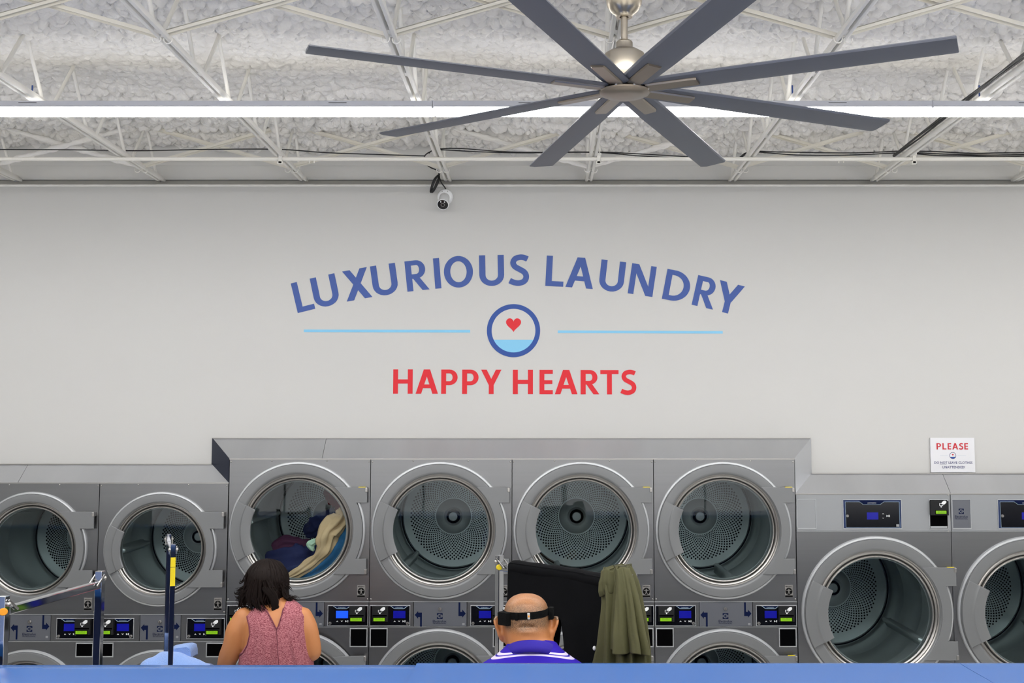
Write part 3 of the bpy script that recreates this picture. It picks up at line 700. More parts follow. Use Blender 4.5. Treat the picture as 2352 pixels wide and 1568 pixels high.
def build_drum(t, cx, cz, R, rg, depth=.975, rot=0.0, hub=.108, ro=.278):
    c = (cx, FY, cz); cc = (cx, FY+.05, cz)
    dm = obj('drum', MB().lathe(c, [(rg*.97, .022), (R*.985, .055), (R, .075), (R, .36), (R*.994, .364), (R*.994, .372), (R, .376), (R, .70), (R*.994, .704), (R*.994, .712), (R, .716), (R, depth-.02), (R*.985, depth)], 72), 'drum_steel', t, smooth=35, origin=cc)
    obj('drum_back', MB().lathe(c, [(R*.985, depth), (R*.945, depth-.004), (R*.93, depth-.012), (R*.86, depth-.012), (hub*1.05, depth-.012)], 72), 'drum_back_steel', dm, smooth=35)
    obj('drum_seam', MB().lathe(c, [(R*.975, depth-.008), (R*.95, depth-.0085)], 72), 'seam_black', dm)
    obj('hub_cone', MB().lathe(c, [(hub*1.06, depth-.013), (hub*.98, depth-.02), (hub*.56, depth-.034), (hub*.5, depth-.03)], 48), 'hub_metal', dm, smooth=40)
    obj('hub', MB().lathe(c, [(hub*.42, depth-.02), (hub*.40, depth-.05), (hub*.30, depth-.055), (hub*.29, depth-.045)], 40), 'seam_black', dm, smooth=35)
    obj('hub_cap', MB().lathe(c, [(hub*.285, depth-.044), (hub*.25, depth-.05), (.001, depth-.051)], 40), 'hub_metal', dm, smooth=35)
    obj('hub_seat', MB().lathe(c, [(hub*.55, depth-.033), (hub*.40, depth-.025)], 40), 'hub_metal', dm, smooth=35)
    V = []; Fc = []; N = 64; nr = 15
    for i in range(nr):
        r = hub*1.16+(ro-hub*1.16)*(i/(nr-1))**1.06; hr = .0040+.0022*i/(nr-1)
        for j in range(N):
            a = 2*PI*(j+.5*(i % 2)+.02*i)/N; x = cx+r*math.cos(a); z = cz+r*math.sin(a); o_ = len(V)
            V += [(x+hr*math.cos(b_), FY+depth-.0135, z+hr*math.sin(b_)) for b_ in (0, 1.047, 2.094, 3.142, 4.189, 5.236)]; Fc.append(tuple(range(o_, o_+6)))
    obj('perforation', (np.array(V), Fc), 'hole_black', dm, kind='stuff')
    for j in range(3):
        a = rot+2*PI*j/3; e = Vector((math.cos(a), 0, math.sin(a))); s_ = Vector((-math.sin(a), 0, math.cos(a))); C0 = Vector(cc)
        Rg = []
        for y, h in ((.12, .012), (.15, .058), (.5, .064), (depth-.17, .058), (depth-.13, .01)):
            Rg.append([Vector((cx, FY+y, cz))+e*(R-g*h)+s_*wd*.020 for wd, g in ((-1.5, -.05), (-.9, .45), (-.6, .88), (0, 1), (.6, .88), (.9, .45), (1.5, -.05))])
        obj('lifter', MB().rings(Rg), 'drum_steel', dm, smooth=50)
    return dm
def screws(t, pts, y):
    for x, z in pts: obj('screw', MB().ball((x, y, z), (.0045, .003, .0045), 8, 6), 'trim_metal', t, smooth=70)
def circle(cx, cz, r, n=16): return [(cx+r*math.cos(2*PI*i/n), cz+r*math.sin(2*PI*i/n)) for i in range(n)]
def hand_icon(par, X, Z, y, s=1.0):     # X, Z map px offsets; icon about 16 x 15 px
    f = lambda P: [(X(a*s), Z(b_*s)) for a, b_ in P]
    mb = MB().flat(f([(4, -9), (7, -13), (11, -15.5), (15.5, -15), (16, -11), (12.5, -7.5), (9.5, -6), (8.4, -7.4), (6.4, -7)]), y)
    for P in ([(0, -9.4), (5, -9.4), (5, -8.6), (1, -8.6)], [(0, -9.4), (1, -8.6), (1, -4.6), (0, -3.8)], [(0, -3.8), (1, -4.6), (7.4, -4.6), (8.4, -3.8)], [(7.4, -6), (8.4, -6), (8.4, -3.8), (7.4, -4.6)]): mb.flat(f(P), y)
    mb.flat(f([(2, -1.6), (3, -2.8), (5, -2.8), (6, -1.6), (4.6, 0), (3.4, 0)]), y)
    obj('tap_card_symbol', mb, 'icon_white', par)
def reader_parts(par, X, Z, yf, lit='lcd_green', slot=True, lcd=(3.4, 29.2, 32.4, 39.6), ic=(14, 16.8)):
    # X(0..36), Z(0..35) px down from reader top; front at yf
    if slot: obj('card_slot', MB().box(X(1.2), X(33.5), yf-.001, yf+.002, Z(22.4), Z(18.9)), 'hole_black', par)
    a, b_, c_, d_ = (lcd[0], lcd[1], lcd[2]-7, lcd[3]-7)
    obj('display_bezel', MB().box(X(a-1.6), X(b_+1.6), yf-.0012, yf+.002, Z(d_+1.4), Z(c_-1.2)), 'hole_black', par)
    obj('reader_display', MB().box(X(a), X(b_), yf-.002, yf+.002, Z(d_), Z(c_)), lit, par)
    mb = MB()
    for i in range(9):
        xx = a+4+i*2
        if i % 4 != 3: mb.flat([(X(xx), Z(c_+2.6)), (X(xx+1.3), Z(c_+2.6)), (X(xx+1.3), Z(c_+1.6)), (X(xx), Z(c_+1.6))], yf-.0023)
        mb.flat([(X(xx), Z(c_+5)), (X(xx+1.4), Z(c_+5)), (X(xx+1.4), Z(c_+4)), (X(xx), Z(c_+4))], yf-.0023)
    obj('display_text', mb, 'lcd_text', par)
    hand_icon(par, lambda p: X(ic[0]+p), lambda p: Z(ic[1]+p), yf-.0015)
def display_parts(par, X, Z, y, big=False, bright=False):
    # X(0)=left of display glass, 47 px wide, 43 px high
    h = [(3.5, 0), (7, 0), (13, 4.8), (33, 4.8), (39, 0), (42.5, 0), (35, 6.6), (11, 6.6)]
    obj('header_plate', MB().flat([(X(a), Z(b_)) for a, b_ in [(5, 0), (41, 0), (34, 5.6), (12, 5.6)]][::-1], y-.0002), 'navy_print', par)
    mb = MB()
    for P in ([(2.6, 0), (4.4, 0), (12.2, 5.4), (12, 6.6)], [(12, 6.6), (12.2, 5.4), (34, 5.4), (34.2, 6.6)], [(34.2, 6.6), (34, 5.4), (41.8, 0), (43.6, 0)]): mb.flat([(X(a), Z(b_)) for a, b_ in P][::-1], y-.0006)
    obj('header_line', mb, 'pale_line', par)
    obj('header_text', text_mb('COMPASSPRO', .01, X(23), Z(4.4), y-.0008, .0, width=abs(X(31)-X(14))), 'pale_line', par)
    obj('screen', MB().box(min(X(10), X(37.6)), max(X(10), X(37.6)), y-.0012, y, Z(27.4), Z(11)), 'screen_blue_bright' if bright else 'screen_blue', par)
    mb = MB()
    mb.flat([(X(10.6), Z(35.8)), (X(13.1), Z(33)), (X(15.6), Z(35.8)), (X(14.4), Z(35.8)), (X(13.1), Z(34.4)), (X(11.8), Z(35.8))], y-.0006)
    mb.flat([(X(21), Z(33)), (X(22.2), Z(33)), (X(23.5), Z(34.5)), (X(24.8), Z(33)), (X(26), Z(33)), (X(23.5), Z(35.8))], y-.0006)
    mb.flat([(X(31.4), Z(32.2)), (X(35), Z(34.4)), (X(31.4), Z(36.6))], y-.0006)
    for a in (35.6, 37.2): mb.flat([(X(a), Z(36.6)), (X(a), Z(32.2)), (X(a+.9), Z(32.2)), (X(a+.9), Z(36.6))], y-.0006)
    obj('touch_symbol', mb, 'icon_white', par)
def key(par, x, z, y, r=.009):
    kk = obj('key_lock', MB().lathe((x, y, z), [(r*1.05, 0), (r, -.006), (r*.7, -.009), (.001, -.009)], 20), 'trim_metal', par, smooth=45)
    obj('keyhole', MB().prism([(x-.001, z-r*.5), (x+.001, z-r*.5), (x+.001, z+r*.5), (x-.001, z+r*.5)], y-.0095, y-.008), 'hole_black', par)
def logo(par, x, z, y, wd, m='navy_print'):
    s = wd; mb = MB()
    R = .5*s; q = .40*s
    # square with a round opening cut by an arrow
    for i in range(24):
        a0_, a1_ = 2*PI*i/24, 2*PI*(i+1)/24
        def ed(a): c_, s_ = math.cos(a), math.sin(a); t_ = R/max(abs(c_), abs(s_)); return (x+t_*c_, z+t_*s_)
        if i in (0, 23, 11, 12): continue
        mb.flat([(x+q*math.cos(a0_), z+q*math.sin(a0_)), ed(a0_), ed(a1_), (x+q*math.cos(a1_), z+q*math.sin(a1_))], y)
    mb.flat([(x-q*.72, z), (x+.02*s, z-q*.62), (x+.02*s, z+q*.62)], y)
    mb.flat([(x+.08*s, z-q*.95), (x+.15*s, z-q*.93), (x+.15*s, z+q*.93), (x+.08*s, z+q*.95)], y)
    obj('logo', mb, m, par)
def arrow(par, X, Z, y, d):
    # bent arrow in px: tip at (0, 0)
    P = [(0, 0), (7.7, 8.7), (7.7, 5), (14.5, 5), (14.5, -26.5)] if False else None
    if d < 0: pts = [(0, 0), (7.7, -8.8), (7.7, -5.2), (16.4, -5.2), (16.4, 26.2), (12.2, 26.2), (12.2, 4.8), (7.7, 4.8), (7.7, 8.8)]
    else: pts = [(0, 0), (-8, -9.2), (-8, -4), (-12.5, -4), (-12.5, -25.4), (-16.7, -25.4), (-16.7, 5.6), (-8, 5.6), (-8, 9.2)]
    obj('arrow_mark', MB().flat([(X(a), Z(b_)) for a, b_ in pts], y), 'navy_print', par)
def sticker(t, x, z, y):
    s = k
    pa = obj('emergency_sticker', MB().flat([(x-9*s, z-14*s), (x+9*s, z-14*s), (x+9*s, z+14*s), (x-9*s, z+14*s)], y), 'sticker_grey', t)
    pa['label'] = 'small grey sticker with a black round figure symbol'
    mb = MB().flat(circle(x, z-.5*s, 8*s, 24), y-.0004).flat([(x-8.6*s, z-13.5*s), (x+8.6*s, z-13.5*s), (x+8.6*s, z-9.6*s), (x-8.6*s, z-9.6*s)], y-.0004)
    obj('sticker_print', mb, 'sticker_black', pa)
    obj('sticker_heading', text_mb('EMERGENCY', .01, x, z+9.6*s, y-.0005, .0002, width=15*s), 'sticker_black', pa)
    mb = MB().flat(circle(x, z+4*s, 1.5*s, 10), y-.0007).flat([(x-1.3*s, z-3*s), (x+1.3*s, z-3*s), (x+1.5*s, z+2.2*s), (x-1.5*s, z+2.2*s)], y-.0007)
    mb.flat([(x-6*s, z+1.6*s), (x-1*s, z+1*s), (x-1*s, z+2.4*s), (x-6*s, z+2.6*s)], y-.0007).flat([(x+1*s, z+1*s), (x+6*s, z+1.6*s), (x+6*s, z+2.6*s), (x+1*s, z+2.4*s)], y-.0007)
    mb.flat([(x-1.3*s, z-3*s), (x-3.6*s, z-7*s), (x-2.4*s, z-7.2*s), (x+.2*s, z-3*s)], y-.0007).flat([(x-.2*s, z-3*s), (x+2.4*s, z-7.2*s), (x+3.6*s, z-7*s), (x+1.3*s, z-3*s)], y-.0007)
    obj('figure_symbol', mb, 'sticker_grey', pa)
def cabinet(t, x0, x1, z0, z1, depth=1.12):
    g = .002; mb = MB(); y0 = FY+.0125; y1 = FY+depth
    mb.box(x0+g, x0+g+.004, y0, y1, z0, z1).box(x1-g-.004, x1-g, y0, y1, z0, z1).box(x0+g, x1-g, y0, y1, z1-.004, z1).box(x0+g, x1-g, y0, y1, z0, z0+.004).box(x0+g, x1-g, y1, y1+.004, z0, z1)
    mb.box(x0+.05, x1-.05, y0+.06, y1, 0.0, z0)
    obj('cabinet', mb, 'galvanized', t)
def control_strip(t, x0, x1, z0, z1, bright=()):
    wpx = (x1-x0)/k; mw = 122 if wpx > 310 else 94; lw = (wpx-mw)/2; y = FY-.0022
    xm0, xm1 = x0+lw*k, x1-lw*k
    # side panels
    for side in (-1, 1):
        a, b_ = (x0+.0012, xm0-.0014) if side < 0 else (xm1+.0014, x1-.0012)
        cp = obj('control_panel', MB().box(a, b_, y, FY+.012, z1+.0015, z0-.0015), 'steel', t, bevel=.001)
        bw = 90 if wpx > 310 else 84
        bx0 = x0+3*k if side < 0 else x1-(3+bw)*k
        zt = z0-9.2*k; Z = lambda p, zt=zt: zt-p*k
        obj('recess_frame', MB().box(bx0-1.6*k, bx0+(bw+1.6)*k, y-.0016, y+.002, Z(45.2), Z(-1.4)), 'door_rim', cp, bevel=.001)
        obj('recess', MB().box(bx0, bx0+bw*k, y-.0022, y+.002, Z(43.6), Z(0)), 'panel_black', cp)
        if side < 0: RX = lambda p, b0=bx0: b0+(5.5+p)*k; DX = lambda p, b0=bx0, o=(43 if bw == 90 else 37): b0+(o+p)*k; kx = bx0+(bw-4.5)*k
        else: RX = lambda p, b0=bx0, bw=bw: b0+(bw-41+p)*k; DX = lambda p, b0=bx0, o=(8 if bw == 90 else 6): b0+(o+p)*k; kx = bx0+4.5*k
        obj('card_reader', MB().box(RX(0), RX(36), y-.022, y, Z(34.6), Z(-.6)), 'reader_black', cp, bevel=.002)
        reader_parts(cp, RX, Z, y-.022)
        display_parts(cp, DX, Z, y-.0026, bright=(side in bright))
        key(cp, kx, Z(39), y-.002, .0085)
    mp = obj('service_plate', MB().box(xm0+.0014, xm1-.0014, y, FY+.012, z1+.0015, z0-.0015), 'plate_grey', t, bevel=.001)
    cm = (xm0+xm1)/2; zc = z0-29.5*k; yd = y-.0006
    key(mp, cm-1*k, z0-16*k, y, .0095)
    logo(mp, cm-1.2*k, z0-32*k, yd, 13*k)
    obj('brand_text', text_mb('Electrolux', .012, cm-1.4*k, z0-46.2*k, yd, .0001, width=31*k), 'navy_print', mp)
    obj('small_text', text_mb('PROFESSIONAL', .004, cm-1.4*k, z0-50.2*k, yd, 0, width=30*k), 'navy_print', mp)
    arrow(mp, lambda p: xm0+(2.6+p)*k, lambda p: z0-(29.5+p)*k, yd, -1)
    arrow(mp, lambda p: xm1-(2.8-p)*k, lambda p: z0-(26.4+p)*k, yd, 1)
    px_ = xm1-8*k; pz_ = z0-50*k
    obj('square_mark', MB().prism([(px_-2.8*k, pz_-2.4*k), (px_+2.8*k, pz_-2.4*k), (px_+2.8*k, pz_+2.4*k), (px_-2.8*k, pz_+2.4*k)], yd, y), 'band_grey', mp)
    obj('strip_edge', MB().box(x0+.001, x1-.001, FY-.0048, FY+.01, z0-.0008, z0+.0016).box(x0+.001, x1-.001, FY-.0048, FY+.01, z1-.0026, z1-.0002), 'door_rim', t)
def coin_window(t, x0, x1, z0, z1):
    f = 2.2*k
    w_ = obj('coin_window', MB().box(x0, x1, FY-.0016, FY-.0002, z1, z0), 'hole_black', t)
    obj('window_frame', MB().box(x0-f, x0, FY-.005, FY, z1-f, z0+f).box(x1, x1+f, FY-.005, FY, z1-f, z0+f).box(x0, x1, FY-.005, FY, z0, z0+f).box(x0, x1, FY-.005, FY, z1-f, z1), 'door_rim', w_, bevel=.001)

def stack(name, x0, x1, zt, zs0, zs1, s, cx, czu, hp, hn, xr, label, R, rg, hub, ro, depth, coin_h, rot=-1.9, bright=(), doorlab=None):
    t = thing(name, ((x0+x1)/2, FY+.5, 0), label, 'dryer', 'stacked tumble dryers along the wall')
    g = .0020; hu = zt-zs0; czl = zs1-(zt-czu)
    obj('front_panel', MB().plate_hole(x0+g, x1-g, zs0+.002, zt, cx, czu, 121*s*k, FY, FY+.012), 'steel', t, smooth=30)
    obj('front_panel', MB().plate_hole(x0+g, x1-g, zs1-hu, zs1-.003, cx, czl, 121*s*k, FY, FY+.012), 'steel', t, smooth=30)
    obj('toe_panel', MB().box(x0+g, x1-g, FY+.02, FY+.03, .0, zs1-hu-.003), 'dark_gasket', t)
    cabinet(t, x0, x1, zs1-hu, zt)
    control_strip(t, x0, x1, zs0, zs1, bright)
    build_door(t, cx, czu, s, hp, hn, xr); dl = build_door(t, cx, czl, s, hp, hn, xr)
    build_drum(t, cx, czu, R, rg, depth, rot, hub, ro); build_drum(t, cx, czl, R, rg, depth, rot+.5, hub, ro)
    W_ = x1-x0
    sc = [(x0+4*k, zt-5*k), (x1-4*k, zt-5*k), (x0+W_*.30, zt-3*k), (x0+W_*.69, zt-3*k), (x0+4*k, zs0+6*k), (x1-4*k, zs0+6*k), (x0+4*k, zs1-6*k), (x1-4*k, zs1-6*k)]
    screws(t, sc, FY-.001)
    sticker(t, x1-18.5*k, zs0+24*k, FY-.0008)
    zc_ = zs1-5.5*k
    coin_window(t, x0+5*k, x0+41*k, zc_, zc_-coin_h*k); coin_window(t, x1-41*k, x1-5*k, zc_, zc_-coin_h*k)
    return t, dl
def kids(o): return [c for c in scene.collection.objects if c.parent == o]

pw = (XC1-XC0)/4
czu = at(1013, 1217, FY).z
t1, dl1 = stack('stacked_dryer', XC0, XC0+pw, ZT_C, ZS0_C, ZS1_C, 1.0, XC0+160*k, czu, 98.5, 63.5, 161, 'steel stacked dryer with laundry behind its upper door, woman in front', .352, .28, .108, .278, .975, 38, rot=-1.15, bright=(1,))
stacks = [t1]
t2, _ = stack('stacked_dryer', XC0+pw, XC0+2*pw, ZT_C, ZS0_C, ZS1_C, 1.0, XC0+pw+160*k, czu, 98.5, 63.5, 161, 'steel stacked dryer with empty drum between the woman and the chrome rail', .352, .28, .108, .278, .975, 38, rot=-2.35)
for i, lab in ((2, 'steel stacked dryer behind the bald man and the hung black trousers'), (3, 'steel stacked dryer at the right end of the tall block, beside the single dryers')):
    c_ = copy_tree(t2); c_.location.x += pw*(i-1); c_['label'] = lab
    for ch in kids(c_):
        if ch.name.startswith('drum'): ch.rotation_euler.y = {2: -.35, 3: -1.05}[i]
dl1.rotation_euler.z = math.radians(9)
# yellow caution strips on the hinge plates
def hinge_strip(t, cx, cz, hp, xr): 
    o_ = obj('caution_strip', MB().box(cx+(xr-20)*k, cx+(xr-4)*k, FY-13.6*k, FY-8.5*k, cz+(hp-.2)*k, cz+(hp+.9)*k), 'yellow', t); o_['label'] = 'yellow caution strip on the hinge'
tops = [o for o in scene.collection.objects if o.name.startswith('stacked_dryer') and o.parent is None]
tops.sort(key=lambda o: o.location.x)
czl = ZS1_C-(ZT_C-czu)
for i, o_ in enumerate(tops):
    cx_ = XC0+pw*i+160*k; ORG[o_.name] = Vector(o_.location)
    if i != 1: hinge_strip(o_, cx_, czu, 98.5, 161)
    if i != 0: hinge_strip(o_, cx_, czl, 98.5, 161)

# smaller stacks on the left
sw = .7348; XL1 = XC0-.002
cz_s = at(377, 1260, FY).z
ts, _ = stack('stacked_dryer', XL1-sw, XL1, ZT_L, ZS0_L, ZS1_L, .829, XL1-sw+144.5*k, cz_s, 85.5, 47, 147, 'lower stacked dryer in the left block, next to the tall block, drum empty', .315, .232, .095, .235, .72, 28, rot=-.95)
for i, lab in ((1, 'lower stacked dryer at the left edge of the picture, behind the chrome rail'), (2, 'lower stacked dryer outside the left edge of the picture')):
    c_ = copy_tree(ts); c_.location.x -= sw*i; c_['label'] = lab
    for ch in kids(c_):
        if ch.name.startswith('drum'): ch.rotation_euler.y = .9*i

# large single dryers on the right
def single(x0, logo_plate, label):
    x1 = x0+.8805; t = thing('single_dryer', ((x0+x1)/2, FY+.5, 0), label, 'dryer', 'large single dryers on the right')
    cx = x0+(2008-1826)*k*1.0; cz = at(2010, 1407, FY).z; s = 1.108; g = .0016
    obj('front_panel', MB().plate_hole(x0+g, x1-g, ZB, ZS1_R-.003, cx, cz, 121*s*k, FY, FY+.012), 'steel', t, smooth=30)
    obj('control_band', MB().box(x0+g, x1-g, FY-.004, FY+.012, ZS1_R, ZT_R), 'band_grey', t, bevel=.002)
    obj('band_edge', MB().box(x0+g, x1-g, FY-.006, FY, ZS1_R-.0035, ZS1_R-.001), 'door_rim', t)
    obj('toe_panel', MB().box(x0+g, x1-g, FY+.02, FY+.03, 0, ZB-.003), 'dark_gasket', t)
    cabinet(t, x0, x1, ZB, ZT_R)
    build_door(t, cx, cz, s, 104, 62, 178.5)
    build_drum(t, cx, cz, .385, .31, .99, -.55, .115, .290)
    X = lambda p: x0+(p-1826)*k; Z = lambda p: ZT_R-(p-1135)*k; y = FY-.0042
    def frame(a, b_, c_, d_, nm, m, par):
        w_ = obj(nm, MB().box(X(a), X(b_), y-.0006, y+.001, Z(d_), Z(c_)), m, par)
        f = 1.2
        obj('plate_frame', MB().box(X(a-f), X(a), y-.003, y, Z(d_+f), Z(c_)).box(X(a-f), X(b_+f), y-.003, y, Z(d_+f+.8), Z(d_)).box(X(b_), X(b_+f), y-.003, y, Z(d_), Z(c_)).box(X(a-f), X(b_+f), y-.003, y, Z(c_), Z(c_-f)), 'door_rim', w_)
        return w_
    bp = frame(1830, 1871, 1147, 1211.5, 'cover_plate', 'plate_grey' if logo_plate else 'band_grey', t)
    if logo_plate:
        logo(bp, X(1850), Z(1173.5), y-.001, 12*k)
        obj('brand_text', text_mb('Electrolux', .012, X(1850), Z(1188), y-.001, .0001, width=30*k), 'navy_print', bp)
        obj('small_text', text_mb('PROFESSIONAL', .004, X(1850), Z(1192), y-.001, 0, width=29*k), 'navy_print', bp)
    dp = frame(1935, 2068, 1147.5, 1212, 'display_panel', 'navy_frame', t)
    obj('display_window', MB().box(X(1940.6), X(2063), y-.0016, y, Z(1209.5), Z(1152.5)), 'panel_black', dp)
    mb = MB(); yl = y-.0022
    L = [(1939.5, 1151.8), (1972, 1151.8), (1981, 1158), (2020, 1158), (2029, 1151.8), (2064, 1151.8), (2064.6, 1210.6), (1940.6, 1210.6)]
    for i in range(len(L)):
        a, b_ = L[i], L[(i+1) % len(L)]; mb.bar((X(a[0]), yl, Z(a[1])), (X(b_[0]), yl, Z(b_[1])), .0012, .0018, up=(0, 1, 0))
    obj('header_line', mb, 'pale_line', dp)
    obj('header_plate', MB().flat([(X(1971), Z(1149)), (X(1982), Z(1157.4)), (X(2019), Z(1157.4)), (X(2030), Z(1149))], y-.0018), 'navy_print', dp)
    obj('header_text', text_mb('COMPASSPRO', .01, X(2001), Z(1155.6), y-.0026, 0, width=20*k), 'icon_white', dp)
    obj('screen', MB().box(X(1989), X(2015), y-.003, y, Z(1192), Z(1176)), 'screen_blue', dp)
    mb = MB()
    mb.flat([(X(2023.6), Z(1180.4)), (X(2026), Z(1178)), (X(2028.6), Z(1180.4)), (X(2026), Z(1179.2))], y-.003).flat([(X(2023.6), Z(1188)), (X(2026), Z(1190)), (X(2028.6), Z(1188)), (X(2026), Z(1189))], y-.003)
    mb.flat([(X(2034), Z(1181.6)), (X(2037.6), Z(1184)), (X(2034), Z(1186.4))], y-.003)
    for a in (2038.4, 2040.2): mb.flat([(X(a), Z(1186.4)), (X(a+1), Z(1186.4)), (X(a+1), Z(1181.6)), (X(a), Z(1181.6))], y-.003)
    obj('touch_symbol', mb, 'icon_white', dp); key(dp, X(1944), Z(1184), y-.001, .0085)
    obj('square_mark', MB().box(X(2056), X(2062.6), y-.003, y, Z(1208.6), Z(1203)), 'band_grey', dp)
    rp = frame(2134, 2174.5, 1147.5, 1212.5, 'card_bay', 'hole_black', t)
    obj('card_reader', MB().box(X(2133.4), X(2174.8), y-.024, y, Z(1182), Z(1149)), 'reader_black', rp, bevel=.002)
    reader_parts(rp, lambda p: X(2139+p), lambda p: Z(1149+p), y-.024, slot=False, lcd=(5.7, 29.7, 29.6, 36.2), ic=(14, 15))
    obj('bay_lip', MB().box(X(2135), X(2173), y-.004, y, Z(1211.6), Z(1207.5)), 'door_rim', rp)
    screws(t, [(X(2176), Z(1219)), (x1-.012, ZT_R-.004)], FY-.005)
    hinge_strip(t, cx, cz, 104, 178.5)
    return t
XR0 = XC1+.0015
single(XR0, False, 'large single dryer with blank cover plate beside the tall block')
single(XR0+.8805, True, 'large single dryer cut by the right edge of the picture')
XRE = XR0+2*.8805

# steel trim above the dryers
def plate(q, th=.004):     # quad with thickness along its normal
    P = [Vector(p) for p in q]; n = (P[1]-P[0]).cross(P[3]-P[0]).normalized()*th
    return MB().add([p for p in P]+[p+n for p in P], [(0, 1, 2, 3), (7, 6, 5, 4), (0, 4, 5, 1), (1, 5, 6, 2), (2, 6, 7, 3), (3, 7, 4, 0)])
zbL = ZT_L+.003; zbC = ZT_C+.004; zbR = ZT_R+.003; yb = FY-.002; yt = WY-.003
t = thing('steel_trim', ((XC0+XC1)/2, WY-.06, zbC), 'tall centre steel trim sloping back to the wall below the red lettering', 'trim')
xj_ = at(740, 1055, FY).x
for a, b_, a2, b2 in ((XC0, xj_-.001, FL, xj_-.001), (xj_+.001, XC1, xj_+.001, FR)):
    obj('trim_panel', plate([(a, yb, zbC), (b_, yb, zbC), (b2, yt, CT_C), (a2, yt, CT_C)]), 'crown_steel', t)
obj('top_lip', MB().box(FL, FR, yt-.012, yt+.002, CT_C-.001, CT_C+.004), 'trim_metal', t)
obj('bottom_lip', MB().box(XC0, XC1, yb-.004, yb+.01, zbC-.004, zbC+.002), 'trim_metal', t)
g1 = obj('end_gusset', plate([(FL, yt, CT_C+.004), (FL, yt, CT_L), (XC0, yb, zbL), (XC0, yb, zbC)], .003), 'gusset_shaded', t)
g2 = obj('end_gusset', plate([(XC1, yb, zbC), (XC1, yb, zbR), (FR, yt, CT_R), (FR, yt, CT_C+.004)], .003), 'crown_steel', t)
t = thing('steel_trim', (-3.2, WY-.06, zbL), 'lower steel trim over the left dryers, ending at the tall block', 'trim')
for a, b_ in ((-7, -4.9), (-4.898, -3.0), (-2.998, XC0)):
    b2 = FL if b_ == XC0 else b_
    obj('trim_panel', plate([(a, yb, zbL), (b_, yb, zbL), (b2, yt, CT_L), (a, yt, CT_L)]), 'crown_steel', t)
obj('top_lip', MB().box(-7, FL, yt-.012, yt+.002, CT_L-.001, CT_L+.004), 'trim_metal', t)
obj('bottom_lip', MB().box(-7, XC0, yb-.004, yb+.01, zbL-.003, zbL+.002), 'trim_metal', t)
t = thing('steel_trim', (3.2, WY-.06, zbR), 'lower steel trim over the single dryers, under the notice sign', 'trim')
for a, b_ in ((XC1, XR0+.8805), (XR0+.8825, 4.9), (4.902, 7)):
    a2 = FR if a == XC1 else a
    obj('trim_panel', plate([(a, yb, zbR), (b_, yb, zbR), (b_, yt, CT_R), (a2, yt, CT_R)]), 'crown_steel', t)
obj('top_lip', MB().box(FR, 7, yt-.012, yt+.002, CT_R-.001, CT_R+.004), 'trim_metal', t)
obj('bottom_lip', MB().box(XC1, 7, yb-.004, yb+.01, zbR-.003, zbR+.002), 'trim_metal', t)
structure('wall_infill_left', MB().box(-7, XL1-3*sw-.003, FY+.002, FY+.03, 0, zbL-.004), 'steel')
structure('wall_infill_right', MB().box(XRE+.003, 7, FY+.002, FY+.03, 0, zbR-.004), 'steel')

# ================================================================== COUNTER
CE = 3.2; ZC = at(1300, 1521, CE).z; zl = at(400, 1525, CE).z
t = thing('washer_counter', (0, 2.6, 0), 'glossy blue counter top running across the bottom of the picture', 'counter')
xs_ = [-5.1, -3.54, at(-284, 1525, CE).x, at(958, 1521, CE).x, at(2200, 1521, CE).x, 2.78, 4.4]
for i, (a, b_) in enumerate(zip(xs_[:-1], xs_[1:])):
    z = zl if i < 3 else ZC
    prof = [(2.1, z-.03), (2.1, z-.003), (2.103, z), (CE-.035, z), (CE-.030, z+.0012), (CE-.012, z+.0012), (CE-.004, z-.002), (CE, z-.010), (CE, z-.04), (CE-.004, z-.04), (CE-.004, z-.012), (CE-.03, z-.008), (2.104, z-.008), (2.104, z-.03)]
    if i < 3: prof = [(2.1, z-.03), (2.1, z-.003), (2.103, z), (CE-.075, z-.004), (CE-.065, z-.001), (CE-.010, z), (CE-.003, z-.003), (CE, z-.010), (CE, z-.04), (CE-.004, z-.04), (CE-.004, z-.014), (CE-.03, z-.012), (2.104, z-.010), (2.104, z-.03)]
    obj('top_panel', MB().rings([[(x, p, q) for p, q in prof] for x in (a+.0008, b_-.0008)]), 'blue_laminate', t, smooth=35)
    obj('side_panel', MB().box(a+.002, b_-.002, 3.165, 3.185, .1, z-.013).box(a+.002, b_-.002, 2.115, 2.135, .1, z-.013), 'blue_cabinet', t)
obj('plinth', MB().box(-5.05, 4.35, 2.2, 3.1, 0, .1), 'dark_gasket', t)

